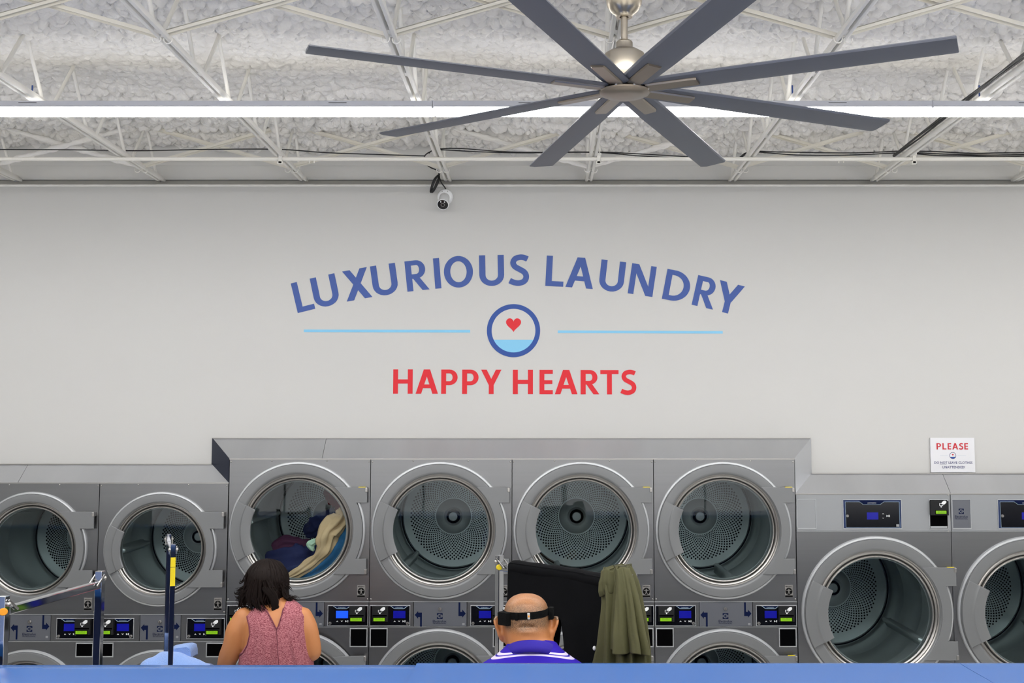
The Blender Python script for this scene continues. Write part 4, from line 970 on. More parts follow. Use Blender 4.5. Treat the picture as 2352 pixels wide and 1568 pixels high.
# ================================================================== CARTS
def cart(pn, pf, label, off=.0, wd=.36, base=.22, cap=None, cap_on=0, ztop=1.685, zbar=1.66, extra=None, tn='chrome', side=0, pr=.013):
    a = Vector((pn[0], pn[1], 0)); b_ = Vector((pf[0], pf[1], 0)); d_ = (b_-a).normalized(); n_ = Vector((-d_.y, d_.x, 0))
    t = thing('garment_cart', (a+b_)/2, label, 'cart')
    for i, p in enumerate((a, b_)):
        mb = MB(); e1, e2 = d_*pr, n_*pr
        R = [[p+e1*sx+e2*sy+Vector((0, 0, z)) for sx, sy in ((-1, -1), (1, -1), (1, 1), (-1, 1))] for z in (base, ztop)]
        obj('post', mb.rings(R), 'chrome', t, bevel=.002)
        for s in (-1, 1):
            q = p+n_*(pr+.004)*s+Vector((0, 0, zbar))
            obj('bolt', MB().ball(q, .008, 10, 8), 'trim_metal', t, smooth=70)
            ee = d_*(1 if i == 0 else -1)
            obj('bracket', MB().bar(q+Vector((0, 0, .012)), q+ee*.05+Vector((0, 0, -.022)), .004, .006), 'trim_metal', t)
    z = Vector((0, 0, zbar-.022))
    obj('hanging_bar', MB().bar(a+d_*(pr+.003)+z, b_-d_*(pr+.003)+z, .022, .026), 'chrome', t, bevel=.003)
    if cap is not None:
        p = (a if cap_on == 0 else b_)+Vector((0, 0, zbar-.02))
        tow = Vector((-p.x, -p.y, 0)).normalized(); sd_ = Vector((0, 0, 1)).cross(tow)
        mb = MB(); C_ = p+tow*(pr+.010)
        R = [[C_+tow*h+sd_*(.013*r*math.cos(q))+Vector((0, 0, .011*r*math.sin(q))) for q in np.linspace(0, 2*PI, 12, endpoint=False)] for h, r in ((-.008, 1), (.002, 1), (.004, .85))]
        o_ = obj('end_cap', mb.rings(R), cap, t, smooth=40); o_['label'] = 'yellow plastic cap'
    # wire basket and castors below
    s0 = -wd/2+off; s1 = wd/2+off; zf, zr = .48, .92; mb = MB(); L = (b_-a).length
    P = lambda u_, v_, z_: a+d_*u_+n_*v_+Vector((0, 0, z_))
    for z_ in (zf, .62, .77, zr):
        mb.tube([P(0, s0, z_), P(L, s0, z_), P(L, s1, z_), P(0, s1, z_)], .005 if z_ in (zf, zr) else .0028, 6, closed=True)
    for i in range(0, 15):
        u_ = L*i/14
        mb.tube([P(u_, s0, zr), P(u_, s0, zf), P(u_, s1, zf), P(u_, s1, zr)], .002, 5)
    for i in range(1, 9):
        v_ = s0+(s1-s0)*i/9; mb.tube([P(0, v_, zr), P(0, v_, zf), P(L, v_, zf), P(L, v_, zr)], .002, 5)
    obj('wire_basket', mb, 'chrome', t, smooth=60)
    mb = MB(); mb.tube([P(0, s0, .2), P(L, s0, .2), P(L, s1, .2), P(0, s1, .2)], .011, 8, closed=True)
    for u_ in (0, L):
        for v_ in (s0, s1): mb.tube([P(u_, v_, .2), P(u_, v_, zf)], .009, 8)
        mb.tube([P(u_, s0, base), P(u_, s1, base)], .010, 8)
    obj('base_frame', mb, 'chrome', t, smooth=60)
    for u_ in (0, L):
        for v_ in (s0, s1):
            c_ = P(u_, v_, .06); ca = obj('caster', MB().cyl(c_-n_*.014, c_+n_*.014, .058, 20), 'blue_cabinet', t, smooth=50)
            obj('caster_fork', MB().bar(c_+n_*.02, P(u_, v_, .19)+n_*.02, .004, .03).bar(c_-n_*.02, P(u_, v_, .19)-n_*.02, .004, .03).bar(P(u_, v_, .19)-n_*.022, P(u_, v_, .19)+n_*.022, .03, .006), 'trim_metal', ca)
    return t, a, b_, d_, n_
ZB_ = 1.66
pn = atz(8, 1387, ZB_); pf = atz(230, 1327, ZB_)
cart(pn, pf, 'chrome garment cart at the left edge with slanting top bar', cap='orange', cap_on=0, off=-.0, wd=.38)
pn2 = atz(398, 1262, ZB_); pf2 = atz(388, 1238, ZB_)
t, a, b_, d_, n_ = cart(pn2, pf2, 'chrome garment cart seen end-on with yellow stickers on its near post', wd=.34, off=-.0, pr=.0105)
for z0_, z1_ in ((at(398, 1301, pn2.y).z, at(398, 1279, pn2.y).z), (at(398, 1345, pn2.y).z, at(398, 1302, pn2.y).z)):
    f_ = -d_*.0112; mb = MB()
    P = [a+f_+n_*s_*.0104+Vector((0, 0, z_)) for z_ in (z0_, z1_) for s_ in (-1, 1)]
    mb.add(P+[p+d_*.0012 for p in P], [(0, 1, 3, 2), (4, 6, 7, 5), (0, 4, 5, 1), (2, 3, 7, 6), (0, 2, 6, 4), (1, 5, 7, 3)])
    o_ = obj('sticker', mb, 'yellow', t); o_['label'] = 'yellow warning sticker'
pn3 = atz(1147, 1289, ZB_); pf3 = atz(1452, 1334, ZB_)
CART3 = cart(pn3, pf3, 'chrome garment cart carrying the black trousers and the olive jacket', cap='yellow', cap_on=0, off=.20, wd=.40)

# ================================================================== CLOTH HELPERS
def pts_in_sdf(P2, poly):       # signed distance, positive inside
    P = np.asarray(P2, float); A = np.asarray(poly, float); B = np.roll(A, -1, 0)
    d = np.full(len(P), 1e9); ins = np.zeros(len(P), bool)
    for a, b_ in zip(A, B):
        e = b_-a; w_ = P-a; t_ = np.clip((w_@e)/(e@e+1e-12), 0, 1)
        d = np.minimum(d, np.linalg.norm(w_-t_[:, None]*e, axis=1))
        c1 = (a[1] <= P[:, 1]) & (b_[1] > P[:, 1]); c2 = (a[1] > P[:, 1]) & (b_[1] <= P[:, 1])
        cr = e[0]*w_[:, 1]-e[1]*w_[:, 0]
        ins ^= (c1 & (cr > 0)) | (c2 & (cr < 0))
    return np.where(ins, d, -d)
def clip_mesh(V, T, f):         # keep the part of the triangle mesh where f > 0
    V = [tuple(v) for v in V]; f = list(f); out = []; cache = {}
    def cut(a, b_):
        key_ = (a, b_) if a < b_ else (b_, a)
        if key_ not in cache:
            t_ = f[a]/(f[a]-f[b_]); cache[key_] = len(V)
            V.append(tuple(V[a][i]+(V[b_][i]-V[a][i])*t_ for i in range(3))); f.append(0.0)
        return cache[key_]
    for tri in T:
        s = [f[i] > 0 for i in tri]; c = sum(s)
        if c == 3: out.append(tuple(tri)); continue
        if c == 0: continue
        poly = []
        for i in range(3):
            a, b_ = tri[i], tri[(i+1) % 3]
            if s[i]: poly.append(a)
            if s[i] != s[(i+1) % 3]: poly.append(cut(a, b_))
        for i in range(1, len(poly)-1): out.append((poly[0], poly[i], poly[i+1]))
    used = sorted({i for t_ in out for i in t_}); mp_ = {u_: i for i, u_ in enumerate(used)}
    return np.array([V[i] for i in used]), [tuple(mp_[i] for i in t_) for t_ in out]
def vnormals(V, T):
    V = np.asarray(V); T = np.asarray(T); n = np.cross(V[T[:, 1]]-V[T[:, 0]], V[T[:, 2]]-V[T[:, 0]]); N = np.zeros_like(V)
    for i in range(3): np.add.at(N, T[:, i], n)
    return N/(np.linalg.norm(N, axis=1)[:, None]+1e-12)
def fuse(mb, voxel, smooth_it=4):   # union of overlapping shells as one continuous surface, triangles
    me = bpy.data.meshes.new('t'); me.from_pydata([tuple(v) for v in mb.v], [], mb.f); me.update()
    o = bpy.data.objects.new('t', me); scene.collection.objects.link(o)
    md = o.modifiers.new('r', 'REMESH'); md.mode = 'VOXEL'; md.voxel_size = voxel
    sm = o.modifiers.new('s', 'SMOOTH'); sm.factor = .5; sm.iterations = smooth_it
    tm = o.modifiers.new('t', 'TRIANGULATE')
    bpy.context.view_layer.update()
    ev = o.evaluated_get(bpy.context.evaluated_depsgraph_get()); m2 = ev.to_mesh()
    V = np.zeros(len(m2.vertices)*3); m2.vertices.foreach_get('co', V); V = V.reshape(-1, 3)
    T = np.zeros(len(m2.polygons)*3, dtype=int); m2.polygons.foreach_get('vertices', T); T = T.reshape(-1, 3)
    ev.to_mesh_clear(); bpy.data.objects.remove(o); bpy.data.meshes.remove(me); return V, T
def wob(P, seed, sc=1.0):     # smooth pseudo-noise in space
    r = np.random.default_rng(seed); out = np.zeros(len(P))
    for i in range(7):
        kv = r.normal(size=3)*sc*(6+5*i); out += np.sin(P@kv+r.random()*6.28)/(1+i*.5)
    return out/3
def ering(c, rx, ry, n=24, p=2.0, tx=0, ty=0):   # horizontal superellipse ring
    R = []
    for i in range(n):
        a = 2*PI*i/n; ca, sa = math.cos(a), math.sin(a)
        x = rx*math.copysign(abs(ca)**(2/p), ca); y = ry*math.copysign(abs(sa)**(2/p), sa)
        R.append((c[0]+x, c[1]+y, c[2]+tx*x+ty*y))
    return R
def limb(mb, pts, rad, seg=14, flat=1.0):
    P = [Vector(p) for p in pts]; Q = []; Rr_ = []
    for i in range(len(P)-1):
        p0, p1, p2, p3 = P[max(i-1, 0)], P[i], P[i+1], P[min(i+2, len(P)-1)]
        for t_ in np.linspace(0, 1, 4, endpoint=False):
            Q.append(.5*((2*p1)+(p2-p0)*t_+(2*p0-5*p1+4*p2-p3)*t_*t_+(3*p1-p0-3*p2+p3)*t_**3)); Rr_.append(rad[i]+(rad[i+1]-rad[i])*t_)
    Q.append(P[-1]); Rr_.append(rad[-1])
    d0 = (Q[0]-Q[1]).normalized(); d1 = (Q[-1]-Q[-2]).normalized()
    Q = [Q[0]+d0*Rr_[0]*.75, Q[0]+d0*Rr_[0]*.4]+Q+[Q[-1]+d1*Rr_[-1]*.4, Q[-1]+d1*Rr_[-1]*.75]
    Rr_ = [Rr_[0]*.35, Rr_[0]*.85]+Rr_+[Rr_[-1]*.85, Rr_[-1]*.35]
    mb.tube(Q, Rr_, seg)
def hand(mb, wrist, d, palm_n, side, s=1.0, curl=.5):
    """five separate fingers; d forearm direction, palm_n palm normal, side = direction of the thumb"""
    d = Vector(d).normalized(); n = Vector(palm_n); n = (n-d*n.dot(d)).normalized(); sd = Vector(side); sd = (sd-d*sd.dot(d)-n*sd.dot(n)).normalized()
    w_ = Vector(wrist)
    R = []
    for l, wd, th in ((-.02, .026, .02), (.01, .03, .018), (.04, .040, .016), (.08, .043, .013), (.092, .036, .009)):
        R.append([w_+d*l*s+sd*(wd*s*math.cos(a))+n*(th*s*math.sin(a)) for a in np.linspace(0, 2*PI, 16, endpoint=False)])
    mb.rings(R)
    for i, (off, L) in enumerate(((.033, .068), (.011, .076), (-.012, .070), (-.034, .054))):
        p = w_+d*.082*s+sd*off*s; sp = sd*(.10*(1.5-i)); pts = [p-d*.02*s, p]; a = .25*curl; q = p
        for j, f_ in enumerate((.45, .32, .23)):
            a += curl*(.5 if j == 0 else .75); q = q+((d+sp)*math.cos(a)+n*math.sin(a)).normalized()*L*f_*s; pts.append(q)
        limb(mb, pts, [.009*s, .0088*s, .0082*s, .0075*s, .0065*s], 8)
    p = w_+d*.02*s+sd*.024*s
    limb(mb, [p, p+(d*.5+sd*.75+n*.25)*.035*s, p+(d*.9+sd*.8+n*.4)*.055*s, p+(d*1.3+sd*.7+n*.6)*.068*s], [.013*s, .012*s, .010*s, .008*s], 8)
def head_shell(mb, top, pitch, s=1.0, wid=.079, ears=True, yaw=0):
    """head with face towards +Y, bowed by pitch; top = crown point"""
    Rm = Matrix.Rotation(yaw, 3, 'Z') @ Matrix.Rotation(-pitch, 3, 'X')
    piv = Vector((0, -.01, -.11))
    f = lambda x, y, z: Vector(top)+(Rm @ (Vector((x, y, z))-piv)+piv)*s+Vector((0, 0, 0))
    prof = [(-.001, .012, -.004, .016), (-.006, .034, -.036, .040), (-.016, .053, -.062, .062), (-.032, .067, -.083, .078), (-.052, .075, -.096, .087), (-.075, wid, -.100, .091), (-.098, wid*1.0, -.097, .092), (-.120, wid*.985, -.088, .092),
            (-.140, wid*.94, -.076, .091), (-.160, wid*.88, -.062, .089), (-.180, wid*.82, -.045, .088), (-.200, wid*.72, -.020, .088), (-.216, wid*.52, .015, .085), (-.224, wid*.25, .045, .078)]
    R = []
    for z, rx, yb_, yf_ in prof:
        cy = (yb_+yf_)/2; ry = (yf_-yb_)/2; rr = []
        for i in range(28):
            a = 2*PI*i/28; ca, sa = math.cos(a), math.sin(a); x = rx*math.copysign(abs(ca)**.92, ca); y = cy+ry*math.copysign(abs(sa)**.92, sa)
            if sa > 0: x *= 1-.10*sa
            rr.append(f(x, y, z))
        R.append(rr)
    mb.rings(R)
    limb(mb, [f(0, .088, -.100), f(0, .100, -.125), f(0, .110, -.143), f(0, .092, -.150)], [.008*s, .010*s, .013*s, .009*s], 10)   # nose
    limb(mb, [f(-.045, .083, -.094), f(-.02, .094, -.090), f(.02, .094, -.090), f(.045, .083, -.094)], [.007*s]*4, 8)  # brow
    limb(mb, [f(-.024, .085, -.175), f(0, .094, -.172), f(.024, .085, -.175)], [.004*s, .0065*s, .004*s], 8)
    limb(mb, [f(-.022, .084, -.183), f(0, .092, -.184), f(.022, .084, -.183)], [.004*s, .007*s, .004*s], 8)
    mb.ball(f(0, .082, -.208), .018*s, 12, 8)
    if ears:
        for sg in (-1, 1):
            # outer helix, concha and lobe
            E = lambda y, z, o_: f(sg*(wid+o_), y, z)
            limb(mb, [E(.022, -.094, -.004), E(.010, -.082, .013), E(-.010, -.084, .025), E(-.020, -.102, .026), E(-.015, -.126, .017), E(.0, -.148, .008), E(.012, -.158, .0)], [.005*s, .0065*s, .007*s, .007*s, .0065*s, .0075*s, .006*s], 10)
            limb(mb, [E(.014, -.098, .0), E(.0, -.103, .010), E(.0, -.118, .007), E(.010, -.132, .0)], [.008*s, .008*s, .008*s, .008*s], 8)
    return f
def leg_pair(mb, cx, cy, hipz, s=1.0, dx=.095, lean=0.0):
    for sg in (-1, 1):
        x = cx+sg*dx
        limb(mb, [(x, cy, hipz), (x+sg*.005, cy+.01, hipz-.22), (x, cy+.015, .48*s), (x, cy-.02, .30*s), (x, cy-.02, .10*s)], [.092*s, .082*s, .056*s, .056*s, .038*s])
        limb(mb, [(x, cy-.05, .045), (x, cy+.03, .050), (x+sg*.01, cy+.12, .040), (x+sg*.012, cy+.17, .032)], [.036, .040, .040, .030])
def garment(name, V, T, f, m, parent, off=.008, smooth_=180, wr=.0, seed=1, extra=None):
    N = vnormals(V, T); P = V+N*off
    if wr: P = P+N*(wob(P, seed)*wr)[:, None]
    if extra is not None: P = extra(P)
    GV, GT = clip_mesh(P, T, f(V))
    o = obj(name, (GV, GT), m, parent, smooth=smooth_)
    so = o.modifiers.new('thick', 'SOLIDIFY'); so.thickness = .0035; so.offset = -1
    return o, GV, GT

# ================================================================== MAN
MY = 3.70
def m_(px, py, dy=0): p = at(px, py, MY); p.y += dy; return p
mc = m_(1222, 1490); MXc = mc.x
z_ = lambda py: m_(1222, py).z
man = thing('person', (MXc, MY, 0), 'bald person in blue striped polo wearing a black head strap, seen from behind', 'person')
htop = m_(1208.5, 1361); hx = htop.x
torso = MB()
zs = z_(1490)
tr_ = [(.82, .150, .115, .0), (.90, .172, .135, .0), (1.0, .178, .145, .01), (1.12, .180, .140, .005), (1.24, .195, .130, -.005), (zs-.125, .200, .118, -.015), (zs-.080, .190, .106, -.022), (zs-.050, .165, .096, -.026), (zs-.028, .128, .086, -.025), (zs-.008, .100, .076, -.018), (zs+.012, .078, .066, -.008), (zs+.03, .072, .060, 0)]
torso.rings([ering((MXc, MY+c, z), rx, ry, 28, 2.3) for z, rx, ry, c in tr_])
neck = MB()
neck.rings([ering((MXc+(hx-MXc)*t_, MY-.012+.016*t_, z), rx, ry, 24) for z, rx, ry, t_ in ((zs-.05, .074, .068, 0), (zs+.0, .0735, .064, .3), (zs+.04, .0725, .062, .7), (zs+.08, .073, .062, 1), (zs+.12, .070, .06, 1))])
SHz = zs-.112
arms = MB()
for sg in (-1, 1):
    sh = Vector((MXc+sg*.190, MY-.01, SHz)); el = Vector((MXc+sg*.235, MY+.0, 1.085)); wr_ = Vector((MXc+sg*.13+.05, MY+.20, 1.06))
    limb(arms, [sh, sh.lerp(el, .5), el, el.lerp(wr_, .5), wr_], [.062, .052, .043, .038, .028])
    hand(arms, wr_, (wr_-el)+Vector((0, .03, -.02)), (0, 0, -1), (-sg, .2, 0), 1.0, .6)
legs = MB(); leg_pair(legs, MXc, MY, .86)
limb(legs, [(MXc-.07, MY, .87), (MXc+.07, MY, .87)], [.12, .12])
hd = MB(); fh = head_shell(hd, (hx, MY+.035, htop.z-.003), .34, 1.0, .0785)
body = MB(); [body.add(q.v, q.f) for q in (torso, neck, arms, legs, hd)]
BV, BT = fuse(body, .0068, 3)
# nape fold
nf = m_(1212, 1433); dn = BV-np.array([nf.x, 0, nf.z]); crv = dn[:, 2]+3.0*(dn[:, 0])**2
back_ = (BV[:, 1] < MY) & (np.abs(dn[:, 0]) < .05)
BV[:, 1] += np.where(back_, .011*np.exp(-(crv/.0045)**2)*np.exp(-(dn[:, 0]/.026)**4)-.004*np.exp(-((crv+.014)/.009)**2)*np.exp(-(dn[:, 0]/.035)**2), 0)
bo = obj('body', (BV, BT), 'skin_man', man, smooth=180)
a_ = bo.data.attributes.new('stubble', 'FLOAT', 'POINT')
zt_ = m_(1209, 1361).z
zz = BV[:, 2]; lo = m_(1212, 1452).z; hl = m_(1212, 1437).z
st = smooth(lo-.012, hl+.012, zz+.006*wob(BV, 4, 2.0))*(1-.5*smooth(zt_-.055, zt_-.02, zz+.008*wob(BV, 5, 2)))
st *= (BV[:, 1] < MY+.075)*(1-smooth(.074, .082, np.abs(BV[:, 0]-hx))*(zz < m_(1212, 1425).z))
st[zz < lo-.02] = 0
a_.data.foreach_set('value', st.astype(np.float32))
# polo: body and sleeves
clo = MB(); [clo.add(q.v, q.f) for q in (torso,)]
for sg in (-1, 1):
    sh = Vector((MXc+sg*.190, MY-.01, SHz)); el = Vector((MXc+sg*.235, MY+.0, 1.085))
    limb(clo, [sh, sh.lerp(el, .5), sh.lerp(el, .88)], [.066, .064, .066])
CV, CT = fuse(clo, .008, 5)
top_cut = z_(1479)
def f_polo(V):
    d_ = V[:, 2]-.93
    sleeve = np.abs(V[:, 0]-MXc) > .2
    d_ = np.where(sleeve, V[:, 2]-1.145, d_)
    return np.minimum(d_, top_cut-(V[:, 2]+.35*(V[:, 1]-MY)))
po, GV, GT = garment('polo_shirt', CV, CT, f_polo, 'polo_stripe', man, .007, wr=.0018, seed=3)
X_ = GV[:, 0]-MXc
zc1, zc2 = z_(1487), z_(1510)
down = (z_(1470)-(GV[:, 2]+np.minimum(1.30*X_**2, .8)+np.where(GV[:, 2] < zc2+.01, 0, 0)))*1.0
a_ = po.data.attributes.new('down', 'FLOAT', 'POINT'); 
dmax = .60; a_.data.foreach_set('value', np.clip(down/dmax, 0, 1).astype(np.float32))
rp, BL, WH = POLO
h1 = (z_(1470)-z_(1482.5))/dmax; h1b = (z_(1470)-z_(1485.0))/dmax; h1c = (z_(1470)-z_(1486.5))/dmax; h2 = (z_(1470)-z_(1490))/dmax
g1_ = (z_(1470)-z_(1506.5))/dmax; g2_ = (z_(1470)-z_(1512.5))/dmax; per = g1_-h1
els = [(0, BL), (h1, WH), (h1b, BL), (h1c, WH), (h2, BL), (g1_, WH), (g2_, BL)]
q_ = g1_
for i in range(5): q_ += per*1.5; els += [(q_, WH), (q_+.022, BL)]
cr = rp.color_ramp
cr.elements[0].position = 0; cr.elements[0].color = BL; cr.elements[1].position = els[1][0]; cr.elements[1].color = WH
for p_, c_ in els[2:]:
    if p_ < 1: e_ = cr.elements.new(p_); e_.color = c_
# collar, tipped forward with the bowed neck
def collar(X, Y, zback, tilt_, rings_, n=56, gap=.35):
    R = []
    for rx, ry, dz in rings_:
        rr = []
        for i in range(n+1):
            a = PI/2+gap/2+(2*PI-gap)*i/n
            x = rx*math.cos(a); y = ry*math.sin(a); rr.append((X+x, Y+y, zback+dz-tilt_*(y+ry)))
        R.append(rr)
    V = [p for r in R for p in r]; m = n+1
    return MB().add(V, [(i*m+k_, i*m+k_+1, (i+1)*m+k_+1, (i+1)*m+k_) for i in range(len(R)-1) for k_ in range(n)])
cz0 = z_(1460)
co = obj('collar', collar(MXc-.002, MY-.012, cz0, .52, [(.072, .066, -.020), (.0745, .068, -.004), (.0765, .070, .0), (.079, .0725, -.002), (.086, .079, -.017), (.094, .087, -.034)]), 'polo_plain', man, smooth=180)
so = co.modifiers.new('thick', 'SOLIDIFY'); so.thickness = .003
garment('trousers', BV, BT, lambda V: np.minimum(.98-V[:, 2], V[:, 2]-.075)-10*((np.abs(V[:, 0]-MXc) > .165) & (V[:, 2] > .9)), 'black_cloth', man, .010, wr=.003)
garment('shoe', BV, BT, lambda V: np.minimum(.09-V[:, 2], 1), 'shoe_dark', man, .006)
for sg in (-1, 1):
    obj('eye', MB().ball(fh(sg*.031, .080, -.110), .0115, 12, 8), 'eye_white', man, smooth=180)
# head strap with two pouches
from mathutils.bvhtree import BVHTree
bvh = BVHTree.FromPolygons([tuple(v) for v in BV], [tuple(int(i) for i in t_) for t_ in BT])
def on_head(ang, z, off):
    c_ = Vector((hx, MY+.03, z)); d_ = Vector((math.cos(ang), math.sin(ang), 0)); h_ = bvh.ray_cast(c_+d_*.3, -d_)
    p = h_[0] if h_[0] is not None else c_+d_*.09
    return p+d_*off
zsc = m_(1212, 1407.5).z; mb = MB(); R = []
for i in range(72):
    a = 2*PI*i/72; zz_ = zsc-.02*max(0, math.sin(a))+.004*math.cos(a); rr = []
    for dz, off in ((-.0115, .0010), (-.0115, .0035), (.0115, .0035), (.0115, .0010)): rr.append(on_head(a, zz_, off)+Vector((0, 0, dz)))
    R.append(rr)
V = [p for r in R for p in r]; mb.add(V, [((i*4+k_), (i*4+(k_+1) % 4), (((i+1) % 72)*4+(k_+1) % 4), (((i+1) % 72)*4+k_)) for i in range(72) for k_ in range(4)])
hs = obj('head_strap', mb, 'black_nylon', man, smooth=50); hs['label'] = 'black elastic head strap'
def pouch(a, px, py, wd, h, th, rot, nm='pouch', m='black_nylon'):
    tgt = m_(px, py); best = min(np.linspace(-PI, 0, 181), key=lambda q: abs(on_head(q, tgt.z, 0).x-tgt.x)) if a is None else a
    p = on_head(best, tgt.z, .004); nn = Vector((math.cos(best), math.sin(best), 0)); s_ = Vector((0, 0, 1)).cross(nn); up = Vector((0, 0, 1))
    s2 = s_*math.cos(rot)+up*math.sin(rot); u2 = up*math.cos(rot)-s_*math.sin(rot)
    R = [[p+nn*q+s2*x*wd+u2*z*h for x, z in ((-.5, -.44), (-.44, -.5), (.44, -.5), (.5, -.44), (.5, .44), (.44, .5), (-.44, .5), (-.5, .44))] for q in (-.002, th*.7, th)]
    R[2] = [Vector(v).lerp(p+nn*th, .06) for v in R[2]]
    return obj(nm, MB().rings(R), m, hs, smooth=40)
pouch(None, 1164, 1417, .050, .044, .016, .06); pouch(-.12, 1255, 1410, .036, .040, .012, -.06)
pouch(None, 1188, 1410, .010, .022, .005, .03)
for dz, m3 in ((0, 'vinyl_white'),): pouch(None, 1215, 1407.5, .0085, .020, .0045, .05, 'size_tag', m3)
pouch(None, 1215, 1407.5, .0055, .0065, .0055, .05, 'size_tag', 'orange')

# ================================================================== WOMAN
GY = 5.10
def g_(px, py, dy=0): p = at(px, py, GY); p.y += dy; return p
gz = lambda py: g_(640, py).z
GX = g_(639, 1450).x
wom = thing('person', (GX, GY, 0), 'person with dark wavy hair in a pink heather tank top before the laundry-filled dryer', 'person')
ks = .00204
torso = MB()
# rings by photo height: left and right silhouettes of the back
prof = [(.84, -.150, .170, .13, 0), (.95, -.155, .165, .135, 0), (1.04, -.150, .150, .125, 0), (gz(1545), -.155, .148, .122, 0), (gz(1520), -.160, .150, .122, -.004), (gz(1495), -.157, .148, .120, -.008), (gz(1470), -.150, .146, .116, -.012), (gz(1445), -.150, .145, .108, -.014),
        (gz(1425), -.152, .140, .096, -.014), (gz(1410), -.140, .132, .084, -.012), (gz(1398), -.118, .112, .072, -.008), (gz(1388), -.085, .085, .062, -.002), (gz(1380), -.055, .060, .052, .006)]
NX = g_(640, 1385).x
torso.rings([ering((GX+(a+b_)/2+(.0 if z < gz(1420) else .004), GY+cy, z), (b_-a)/2, ry, 28, 2.2) for z, a, b_, ry, cy in prof])
neck = MB(); ghx = g_(608, 1335).x
limb(neck, [(NX, GY-.005, gz(1400)), (NX-.01, GY+.02, gz(1380)), (ghx+.02, GY+.05, gz(1360))], [.056, .052, .052])
arms = MB()
Lp = [g_(566, 1414, -.01), g_(550, 1445, -.02), g_(541, 1478, -.02), g_(525, 1508, .0), g_(506, 1548, .06), g_(486, 1580, .12)]
limb(arms, Lp, [.050, .056, .052, .046, .038, .029])
hand(arms, Lp[-1], Lp[-1]-Lp[-2], (0, 0, -1), (1, .2, 0), .95, .5)
Rp = [g_(694, 1412, -.01), g_(706, 1440, -.015), g_(714, 1470, -.015), g_(717, 1496, 0), g_(700, 1506, .11), g_(676, 1512, .24)]
limb(arms, Rp, [.046, .050, .046, .043, .035, .027])
hand(arms, Rp[-1], Rp[-1]-Rp[-2], (0, 0, -1), (-1, 0, 0), .95, .5)
legs = MB(); leg_pair(legs, GX+.01, GY, .84, 1.0, .09); limb(legs, [(GX-.06, GY, .85), (GX+.08, GY, .85)], [.13, .13])
hd = MB(); gtop = g_(609, 1293); fw = head_shell(hd, (ghx, GY+.055, gtop.z), .42, .96, .074)
body = MB(); [body.add(q.v, q.f) for q in (torso, neck, arms, legs, hd)]
WV, WT = fuse(body, .0075, 4)
obj('body', (WV, WT), 'skin_woman', wom, smooth=180)
for sg in (-1, 1): obj('eye', MB().ball(fw(sg*.03, .078, -.108), .011, 12, 8), 'eye_white', wom, smooth=180)
TV, TT = fuse(torso, .007, 4)
def pp(L): return [(g_(a, b_).x, g_(a, b_).z) for a, b_ in L]
outline = pp([(562, 1372), (561, 1396), (572, 1407), (583, 1425), (588, 1447), (583, 1470), (570, 1490), (553, 1502), (538, 1512), (530, 1560), (530, 1700), (740, 1700), (740, 1560), (722, 1505), (714, 1470), (714, 1440), (707, 1415), (697, 1392), (688, 1372)])
vneck = pp([(609, 1360), (612, 1384), (628, 1400), (641, 1418), (650, 1433), (654.5, 1424), (658.5, 1405), (660, 1388), (663, 1360)])
def f_top(V):
    P2 = V[:, [0, 2]]; s_ = pts_in_sdf(P2, outline); v_ = pts_in_sdf(P2, vneck)
    front = V[:, 1] > GY+.02
    v2 = pts_in_sdf(P2, pp([(606, 1350), (610, 1400), (636, 1440), (662, 1400), (668, 1350)]))
    return np.minimum(np.minimum(s_, -np.where(front, v2, v_)), V[:, 2]-.93)
def flow(P):
    P = P.copy(); k_ = smooth(gz(1440), gz(1560), P[:, 2])*0+np.clip((gz(1440)-P[:, 2])/.3, 0, 1)
    d_ = P[:, :2]-np.array([GX, GY]); P[:, :2] += d_*(k_*.10)[:, None]
    side = (P[:, 0]-GX) < -.08
    # folds fanning down from the shoulder blades
    u_ = (P[:, 0]-GX)/(.9+1.2*np.clip(gz(1400)-P[:, 2], 0, 1)); w_ = np.clip((gz(1425)-P[:, 2])/.12, 0, 1)
    P[:, 1] += (.0045*np.sin(u_*95+1.3)+.003*np.sin(u_*170+P[:, 2]*22))*w_*np.where(P[:, 1] < GY, 1, .3)
    P[:, 1] += -.004*np.exp(-((P[:, 0]-g_(652, 1480).x)/.004)**2)*0
    return P
to, _, _ = garment('tank_top', TV, TT, f_top, 'pink_heather', wom, .006, wr=.0022, seed=9, extra=flow)
# hems and centre seam follow the cloth
tb = BVHTree.FromPolygons([tuple(v) for v in flow(TV+vnormals(TV, TT)*.007)], [tuple(int(i) for i in t_) for t_ in TT])
def seam(L, nm, r=.0022):
    P_ = []
    L2 = []
    for i in range(len(L)-1):
        for t_ in np.linspace(0, 1, 5, endpoint=False): L2.append((L[i][0]+(L[i+1][0]-L[i][0])*t_, L[i][1]+(L[i+1][1]-L[i][1])*t_))
    for a, b_ in L2+[L[-1]]:
        q = g_(a, b_); h_ = tb.ray_cast(Vector((q.x, GY-.5, q.z)), Vector((0, 1, 0)))
        if h_[0] is not None: P_.append(h_[0]+Vector((0, -.0006, 0)))
    if len(P_) > 2: obj(nm, MB().tube(P_, r, 6), 'pink_hem', to, smooth=180)
seam([(563, 1399), (573, 1408), (584, 1426), (588.5, 1447), (583, 1470), (571, 1489), (556, 1501)], 'hem', .0028)
seam([(711, 1432), (712, 1445), (712, 1468)], 'hem', .0028)
seam([(613, 1387), (628, 1401), (641, 1419), (650, 1434)], 'hem', .0026); seam([(659.5, 1390), (658, 1405), (654, 1424), (650, 1434)], 'hem', .0026)
seam([(650, 1434), (652, 1450), (655, 1480), (659, 1522), (661, 1560)], 'seam', .0016)
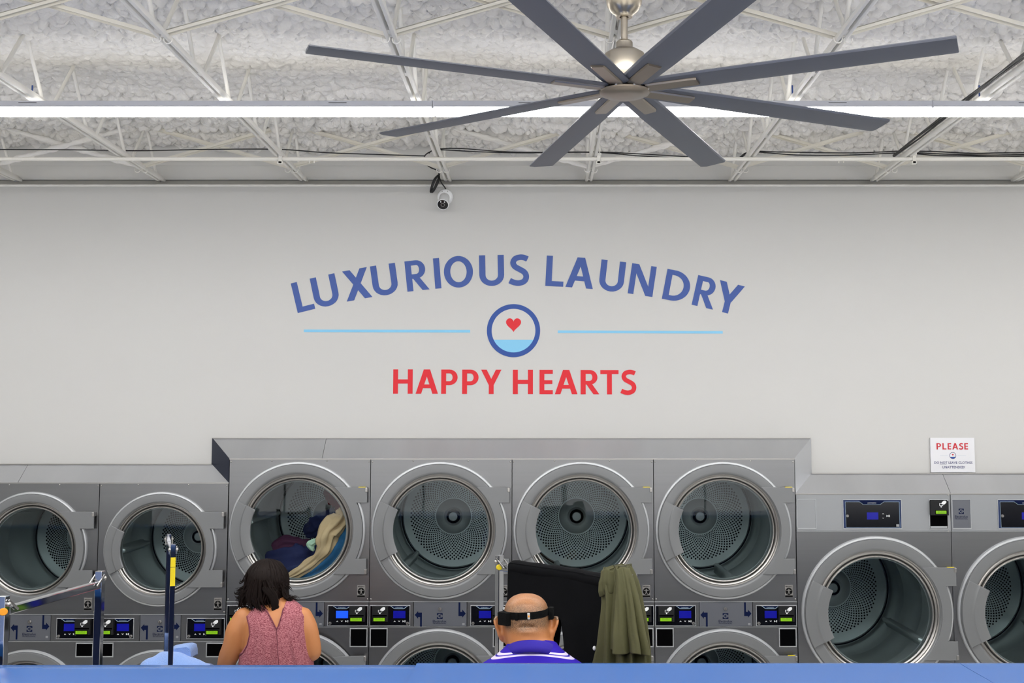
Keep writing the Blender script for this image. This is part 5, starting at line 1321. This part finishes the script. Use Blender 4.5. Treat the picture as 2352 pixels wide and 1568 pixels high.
garment('jeans', WV, WT, lambda V: np.minimum(.97-V[:, 2], V[:, 2]-.09)-10*((np.abs(V[:, 0]-GX) > .21) & (V[:, 2] > .85)), 'jeans', wom, .009, wr=.003)
garment('shoe', WV, WT, lambda V: .10-V[:, 2], 'shoe_white', wom, .006)
# hair: one mass of locks over a cap
hair = MB(); hc = Vector((ghx, GY+.045, g_(608, 1336).z))
cap = MB()
capr = [(1288, 602, 618, .02), (1291, 586, 636, .05), (1300, 576, 645, .080), (1315, 568, 650, .097), (1335, 563, 654, .102), (1355, 561, 658, .098), (1375, 561, 660, .088), (1390, 572, 652, .070), (1400, 590, 645, .05)]
cap.rings([ering((g_((a+b_)/2, py).x, GY+.045-(.012 if py > 1350 else 0), g_(600, py).z), (b_-a)/2*ks, ry, 26) for py, a, b_, ry in capr])
hv, ht = fuse(cap, .009, 3)
hair.add([tuple(v) for v in hv], [tuple(int(i) for i in t_) for t_ in ht])
rr_ = random.Random(11)
def lock(P_, r0):
    n = len(P_); hair.tube(P_, [r0*(.55+.6*math.sin(PI*min(1, i/(n-1)*1.15+.05))) * (1-.82*(i/(n-1))**2.2) for i in range(n)], 5, caps=False)
part = Vector((ghx+.005, GY+.03, gtop.z+.004))
for i in range(560):
    az = rr_.uniform(-PI*1.03, PI*.03) if i % 5 else rr_.uniform(-PI, PI)
    ca, sa = math.cos(az), math.sin(az)
    # end point by side: the left side flips outwards, the back falls low
    side = -ca   # +1 = photo left
    if rr_.random() < .30: zend = gz(rr_.uniform(1345, 1380))
    else: zend = gz(rr_.uniform(1378, 1402) if abs(ca) > .6 else rr_.uniform(1385, 1412))
    if side > .55: zend = gz(rr_.uniform(1352, 1400))
    xe = ghx+ca*rr_.uniform(.088, .104); flip = 0
    if side > .45: flip = rr_.uniform(.0, .055)
    elif side < -.5: flip = rr_.uniform(.0, .04)
    ph = rr_.uniform(0, 6.28); amp = rr_.uniform(.003, .008); P_ = []
    r_ = 1.0; st_ = rr_.uniform(0, .5)
    for j in range(13):
        t_ = j/12; q = st_*(1-t_)+t_
        if q < .5:
            a2_ = (q/.5)*PI/2*.95; x = ghx+ca*math.sin(a2_)*.094; y = GY+.045+sa*math.sin(a2_)*.104; z = hc.z+.098*math.cos(a2_)
        else:
            u_ = (q-.5)/.5; z = hc.z+.008+(zend-hc.z-.008)*u_
            drop = max(0, (hc.z-.03)-z); pull = min(drop*.35, .03)
            x = ghx+ca*(.094+.004*u_-pull*(.0 if side > .3 else .5)); y = GY+.045+sa*(.104-pull)-.018*max(0, u_-.5)
            if side < .3 and side > -.4: x += .035*u_*u_*(.6+.4*rr_.random()) + (.028*u_ if zend < gz(1398) else 0)
            if flip: x += -side*flip*max(0, u_-.45)**1.5*2.2; z += flip*.35*max(0, u_-.7)
        w__ = amp*math.sin(ph+t_*8.5)*(t_*1.3); P_.append(Vector((x+w__*abs(sa)+.2*w__, y-w__*abs(ca)-.004*rr_.random(), z)))
    lock(P_, rr_.uniform(.004, .0078))
# named shapes in the photograph: long central curls, loose left wisps, right curls
def curl(L, r, dy=-.085):
    Q = []
    for i in range(len(L)-1):
        p0, p1, p2, p3 = [Vector(L[q]) for q in (max(i-1, 0), i, i+1, min(i+2, len(L)-1))]
        for t_ in np.linspace(0, 1, 5, endpoint=False): Q.append(.5*((2*p1)+(p2-p0)*t_+(2*p0-5*p1+4*p2-p3)*t_*t_+(3*p1-p0-3*p2+p3)*t_**3))
    Q.append(Vector(L[-1])); lock([g_(q.x, q.y, dy+.0008*abs(q.x-610)) for q in Q], r)
for k_ in range(44):
    j = lambda s_=4: rr_.uniform(-s_, s_)
    curl([(625+j(12), 1345+j()), (637+j(8), 1368+j()), (640+j(6), 1388+j()), (647+j(6), 1405+j()), (651+j(6), 1424+j(8))], rr_.uniform(.004, .008), -.092)
for k_ in range(34):
    j = lambda s_=4: rr_.uniform(-s_, s_)
    e = (rr_.uniform(535, 560), rr_.uniform(1358, 1398))
    curl([(574+j(6), 1325+j(12)), (566+j(), 1350+j(8)), (558+j(), (1350+e[1])/2+j()), ((e[0]+557)/2, e[1]+j(2)), e], rr_.uniform(.0022, .006), -.03+rr_.uniform(-.03, .03))
for L in ([(562, 1318), (554, 1335), (549, 1338), (548, 1333)], [(560, 1330), (549, 1342), (543, 1340)], [(556, 1345), (545, 1358), (538, 1357)], [(552, 1370), (541, 1376), (533, 1370)], [(556, 1360), (545, 1368), (534, 1366), (532, 1361)]):
    for q in range(3): curl([(a+rr_.uniform(-2, 2), b_+rr_.uniform(-2, 2)) for a, b_ in L], .0022, -.02)
for k_ in range(44):
    j = lambda s_=3: rr_.uniform(-s_, s_)
    e = (rr_.uniform(664, 688), rr_.uniform(1372, 1392))
    curl([(650+j(4), 1345+j(8)), (655+j(), 1360+j()), (661+j(), 1372+j()), ((e[0]+664)/2, e[1]-5+j(2)), e], rr_.uniform(.002, .0052), -.05+rr_.uniform(-.02, .02))
for k_ in range(40):
    j = lambda s_=5: rr_.uniform(-s_, s_)
    x_ = rr_.uniform(572, 640)
    curl([(x_*.6+608*.4, 1330+j()), (x_+j(), 1358+j()), (x_+j(), 1378+j()), (x_+8+j(6), 1392+rr_.uniform(-4, 8))], rr_.uniform(.0045, .008), -.086+abs(x_-608)*.0004)
ho = obj('hair', hair, 'hair_brown', wom, smooth=180); ho['label'] = 'dark brown wavy shoulder-length hair'

# ================================================================== HANGING CLOTHES
t3, A3, B3, D3, N3 = CART3
def bar_pt(px):      # point on the hanging bar plane seen at column px, returns distance along the bar
    for q in np.linspace(-.1, 1.3, 1401):
        P = A3+D3*q*(B3-A3).length; 
        dpt = P.y*CP+(1.6-CAMZ)*SP
        if PX+F*P.x/dpt >= px: return q*(B3-A3).length
    return 1.0
def on_plane(px, py, off=0.0):   # intersection of the view ray with the vertical plane of the bar
    dx = px-PX; dy = 784-py; ray = Vector((dx, F*CP-dy*SP, F*SP+dy*CP)); n = -N3
    o_ = Vector((0, 0, CAMZ)); P0 = A3+n*off
    t_ = (P0-o_).dot(n)/ray.dot(n); P = o_+ray*t_
    return (P-A3).dot(D3), P.z
tro = [(1167, 1294), (1170, 1291), (1200, 1295), (1260, 1303), (1320, 1312), (1384, 1326), (1400, 1330), (1402, 1400), (1397, 1470), (1380, 1600), (1305, 1600), (1298, 1520), (1293, 1462), (1288, 1424), (1276, 1421), (1266, 1440), (1263, 1470), (1255, 1520), (1246, 1600), (1170, 1600), (1160, 1500), (1164, 1400)]
pl = [on_plane(a, b_, .03) for a, b_ in tro]
us = np.arange(min(p[0] for p in pl)-.02, max(p[0] for p in pl)+.02, .007); vs_ = np.arange(min(p[1] for p in pl)-.02, max(p[1] for p in pl)+.02, .007)
def sheet(poly, us, vs_, y0, fold, seed):
    U, W_ = np.meshgrid(us, vs_); P2 = np.stack([U.ravel(), W_.ravel()], 1); f = pts_in_sdf(P2, poly)
    r = np.random.default_rng(seed); h = np.zeros(len(P2))
    for i in range(9):
        a = r.uniform(-.5, .9); kf = r.uniform(14, 46); h += np.sin((P2[:, 0]*math.cos(a)+P2[:, 1]*math.sin(a))*kf+r.random()*6)*(10/kf)
    h = h*fold+.012*np.exp(-np.clip(f, 0, 1)/.03)*0
    edge = np.clip(f/.02, 0, 1); d_ = y0+h*edge*.6-(1-np.sqrt(np.clip(1-(1-edge)**2, 0, 1)))*0
    nx = len(us); ny = len(vs_); V3 = [tuple(A3+D3*u_-N3*dd+Vector((0, 0, w_))) for (u_, w_), dd in zip(P2, d_)]
    T = []
    for j in range(ny-1):
        for i in range(nx-1):
            a = j*nx+i; T += [(a, a+1, a+nx+1), (a, a+nx+1, a+nx)]
    return clip_mesh(V3, T, f)
FV, FT = sheet(pl, us, vs_, .030, .0042, 5); KV, KT = sheet([(a, min(b_, 99)) for a, b_ in pl], us, vs_, -.022, .003, 6)
mb = MB(); mb.add([tuple(v) for v in FV], FT); mb.add([tuple(v) for v in KV], [t_[::-1] for t_ in KT])
# rolled top edge over the bar
u0, u1 = pl[1][0], pl[6][0]; R = []
for q in np.linspace(0, 1, 24):
    u_ = u0+(u1-u0)*q; zt_2 = float(np.interp(u_, [p[0] for p in pl[1:7]], [p[1] for p in pl[1:7]]))
    R.append([A3+D3*u_-N3*(.004+.028*math.cos(a))+Vector((0, 0, zt_2-.020+.024*math.sin(a)+.0012*math.sin(q*31))) for a in np.linspace(0, 2*PI, 14, endpoint=False)])
mb.rings(R)
o = obj('black_trousers', mb, 'black_cloth', smooth=60); so = o.modifiers.new('thick', 'SOLIDIFY'); so.thickness = .003
tag(o, 'black trousers hung sideways over the chrome cart bar', 'trousers')

# olive jacket: pleated body gathered on the bar end, with one overlapping front panel
def pleated(rows, ctr_off, seed, m, name, parent=None, np_=15, depth=.11, nseg=150, amp=1.0, half=False, th=.003, smoothn=120, rowsub=7):
    r = np.random.default_rng(seed); ph = r.random(12)*6.28; R = []
    rows2 = []
    for i in range(len(rows)-1):
        for q in np.linspace(0, 1, rowsub, endpoint=False): rows2.append([rows[i][k_]+(rows[i+1][k_]-rows[i][k_])*q for k_ in range(3)])
    rows2.append(rows[-1])
    for py, xl, xr in rows2:
        (ul, z1), (ur, z2) = on_plane(xl, py, ctr_off), on_plane(xr, py, ctr_off)
        c_ = (ul+ur)/2; rx = (ur-ul)/2; ry = min(depth, .03+rx*.62); v_ = (py-rows[0][0])/(rows[-1][0]-rows[0][0]); rr = []
        for j in range(nseg):
            a = (PI+PI*j/(nseg-1)) if half else 2*PI*j/nseg
            pl_ = .5*math.sin(np_*a+ph[0]+1.2*math.sin(2*a+ph[1])+.8*v_)+.35*math.sin(np_*.55*a+ph[2]+2.2*v_)+.2*math.sin(np_*1.9*a+ph[3]-1.5*v_)
            g = 1+amp*(.06+.15*v_)*pl_-amp*.10
            rr.append(A3+D3*(c_+rx*g*math.cos(a)/(1-.0))-N3*(ctr_off-ry*g*math.sin(a))+Vector((0, 0, z1+.004*math.sin(5*a+ph[4]))))
        R.append(rr)
    V = [p for q in R for p in q]; n_s = nseg; Fc = []
    for i in range(len(R)-1):
        for j in range(n_s-(1 if half else 0)): Fc.append((i*n_s+j, i*n_s+(j+1) % n_s, (i+1)*n_s+(j+1) % n_s, (i+1)*n_s+j))
    if not half: Fc.append(tuple(range(n_s)))
    return MB().add(V, Fc)
jk = thing('olive_jacket', A3+D3*bar_pt(1435), 'olive green jacket bunched over the right end of the cart bar', 'jacket')
rows = [(1297, 1418, 1442), (1301, 1397, 1447), (1308, 1387, 1451), (1325, 1386, 1458), (1350, 1389, 1464), (1380, 1390, 1468), (1400, 1389, 1472), (1440, 1384, 1478), (1480, 1378, 1484), (1525, 1371, 1487), (1600, 1362, 1500)]
o = obj('jacket_body', pleated(rows, .03, 3, '', '', depth=.085, np_=11, amp=2.0), 'olive_cloth', jk, smooth=180)
rows = [(1300, 1424, 1446), (1320, 1424, 1455), (1360, 1421, 1468), (1400, 1418, 1477), (1440, 1416, 1485), (1465, 1414, 1491), (1484, 1412, 1494)]
mbf = pleated(rows, .045, 8, '', '', depth=.075, np_=9, half=True, nseg=90, amp=1.7)
# hem line rises and falls: pull the last rows by side
o = obj('jacket_flap', mbf, 'olive_cloth', jk, smooth=180); so = o.modifiers.new('thick', 'SOLIDIFY'); so.thickness = .003
rows = [(1303, 1396, 1424), (1330, 1389, 1430), (1350, 1390, 1428), (1362, 1393, 1420)]
o = obj('jacket_sleeve', pleated(rows, .052, 12, '', '', depth=.06, np_=7, half=True, nseg=60), 'olive_cloth', jk, smooth=180); so = o.modifiers.new('thick', 'SOLIDIFY'); so.thickness = .003
obj('snap_button', MB().ball(A3+D3*on_plane(1377, 1486, .06)[0]-N3*.085+Vector((0, 0, on_plane(1377, 1486, .06)[1])), (.006, .004, .008), 10, 8), 'white_plastic', jk, smooth=70)

# blue towels heaped in the second cart
TYc = (pn2.y+pf2.y)/2+.0
def tw(px, py): p = at(px, py, TYc); return p
def heap(L, y0, y1, seed, bottom):
    """L: silhouette (px, py); rounded in depth"""
    xs_h = np.linspace(L[0][0], L[-1][0], 60); tops_ = np.interp(xs_h, [p[0] for p in L], [p[1] for p in L]); R = []
    r = np.random.default_rng(seed); ph = r.random(6)*6.28
    for i, (x_, y_) in enumerate(zip(xs_h, tops_)):
        P = tw(x_, y_); zt2 = P.z; rr = []
        for a in np.linspace(0, PI, 26):
            yy = (y0+y1)/2-math.cos(a)*(y1-y0)/2; hz = bottom+(zt2-bottom)*(math.sin(a)**.45 if math.sin(a) > 0 else 0)
            rr.append((P.x+.004*math.sin(a*7+ph[0]+i*.2), yy+.004*math.sin(i*.35+ph[1]), hz+.003*math.sin(a*9+i*.4+ph[2])*math.sin(a)))
        R.append(rr)
    return MB().rings(R)
TB = .50
o = obj('blue_towel', heap([(322, 1530), (330, 1520), (345, 1508), (365, 1499), (390, 1493), (415, 1499), (440, 1508), (462, 1517), (485, 1524)], TYc-.15, TYc+.13, 3, TB), 'blue_towel', smooth=60)
tag(o, 'light blue towel heaped in the cart beside the yellow-stickered post', 'towel')
mb = MB(); R = []
for q in np.linspace(0, 1, 14):
    yy = TYc+.02+q*.10; c_ = [(384, 1500), (388, 1490), (405, 1486.5), (424, 1484.5), (432, 1487), (435, 1498), (435.5, 1512), (420, 1520), (390, 1520)]
    R.append([tuple(Vector((at(a, b_, TYc).x, yy, at(a, b_, TYc).z-.006*abs(2*q-1)**3))) for a, b_ in c_])
mb.rings(R); o = obj('blue_towel', mb, 'blue_towel', smooth=60); tag(o, 'folded corner of a light blue towel standing behind the heaped towel', 'towel')

# ================================================================== LAUNDRY IN THE DRUM
def rope(P_, Rd, seed, np_=5, flat=.6, amp=.22, seg=44):
    """P_: (px, py, depth), Rd radii in px; longitudinal pleats"""
    C_ = [at(a, b_, y_) for a, b_, y_ in P_]; Q = []; Rq = []
    for i in range(len(C_)-1):
        p0, p1, p2, p3 = C_[max(i-1, 0)], C_[i], C_[i+1], C_[min(i+2, len(C_)-1)]
        for t_ in np.linspace(0, 1, 12, endpoint=False):
            Q.append(.5*((2*p1)+(p2-p0)*t_+(2*p0-5*p1+4*p2-p3)*t_*t_+(3*p1-p0-3*p2+p3)*t_**3)); Rq.append(Rd[i]+(Rd[i+1]-Rd[i])*t_)
    Q.append(C_[-1]); Rq.append(Rd[-1]); r = np.random.default_rng(seed); ph = r.random(10)*6.28; n = len(Q); Rg = []
    for i, c_ in enumerate(Q):
        d_ = (Q[min(i+1, n-1)]-Q[max(i-1, 0)]).normalized(); a_x = d_.cross(Vector((0, 1, 0))).normalized(); up = a_x.cross(d_); s = i/(n-1)
        R0 = Rq[i]*k*(1 if 0 < i < n-1 else .3); rr = []
        for j in range(seg):
            a = 2*PI*j/seg
            g = 1+amp*(.6*math.sin(np_*a+ph[0]+3*s)+.4*math.sin((np_+4)*a+ph[1]-5*s)+.35*math.sin(3*a+ph[2]+13*s)*math.sin(17*s+ph[3])+.25*math.sin(2*a+27*s+ph[4]))
            rr.append(c_+a_x*(R0*g*math.cos(a))+up*(R0*flat*g*math.sin(a)))
        Rg.append(rr)
    return MB().rings(Rg)
for nm, P_, Rd, sd_, npl, m3, lab, am in (
    ('beige_sheet', [(783, 1166, 6.40), (790, 1184, 6.38), (776, 1204, 6.37), (757, 1220, 6.36), (751, 1240, 6.355), (744, 1262, 6.355), (728, 1282, 6.36), (705, 1300, 6.36), (682, 1316, 6.355), (660, 1326, 6.36)], [12, 21, 25, 23, 21, 17, 11, 12, 10, 4], 3, 7, 'beige_cloth', 'beige sheet twisted across the laundry behind the dryer glass', .36),
    ('teal_garment', [(808, 1190, 6.41), (800, 1226, 6.40), (786, 1262, 6.395), (758, 1294, 6.39), (722, 1315, 6.385), (684, 1328, 6.38)], [14, 30, 32, 28, 19, 6], 5, 6, 'teal_cloth', 'teal blue garment lying below the beige sheet in the dryer', .22),
    ('navy_garment', [(612, 1290, 6.50), (640, 1290, 6.48), (680, 1290, 6.47), (715, 1280, 6.50), (740, 1250, 6.56)], [20, 32, 40, 34, 20], 6, 5, 'navy_cloth', 'dark navy garment at the bottom of the dryer drum', .18),
    ('navy_garment', [(700, 1222, 6.66), (725, 1212, 6.64), (752, 1196, 6.62), (775, 1176, 6.62)], [12, 24, 24, 18], 8, 5, 'navy_cloth', 'navy garment behind the beige sheet in the drum', .2),
    ('plum_garment', [(628, 1262, 6.56), (655, 1250, 6.56), (690, 1252, 6.56), (715, 1250, 6.58)], [14, 20, 16, 10], 9, 5, 'plum_cloth', 'plum coloured garment in the middle of the laundry heap', .2),
    ('maroon_garment', [(748, 1122, 6.60), (768, 1132, 6.58), (788, 1152, 6.56), (792, 1180, 6.54)], [14, 24, 26, 16], 10, 4, 'maroon_cloth', 'dark red garment high on the right side of the drum', .18),
    ('mint_cloth', [(731, 1238, 6.40), (722, 1244, 6.385), (712, 1250, 6.385), (717, 1260, 6.385), (722, 1264, 6.39)], [4, 7, 9, 5, 2], 13, 3, 'mint_cloth', 'small mint green cloth left of the beige sheet', .25)):
    o = obj(nm, rope(P_, Rd, sd_, npl, .62, am), m3, smooth=180); tag(o, lab, 'laundry', 'laundry tumbling in the dryer behind the woman')
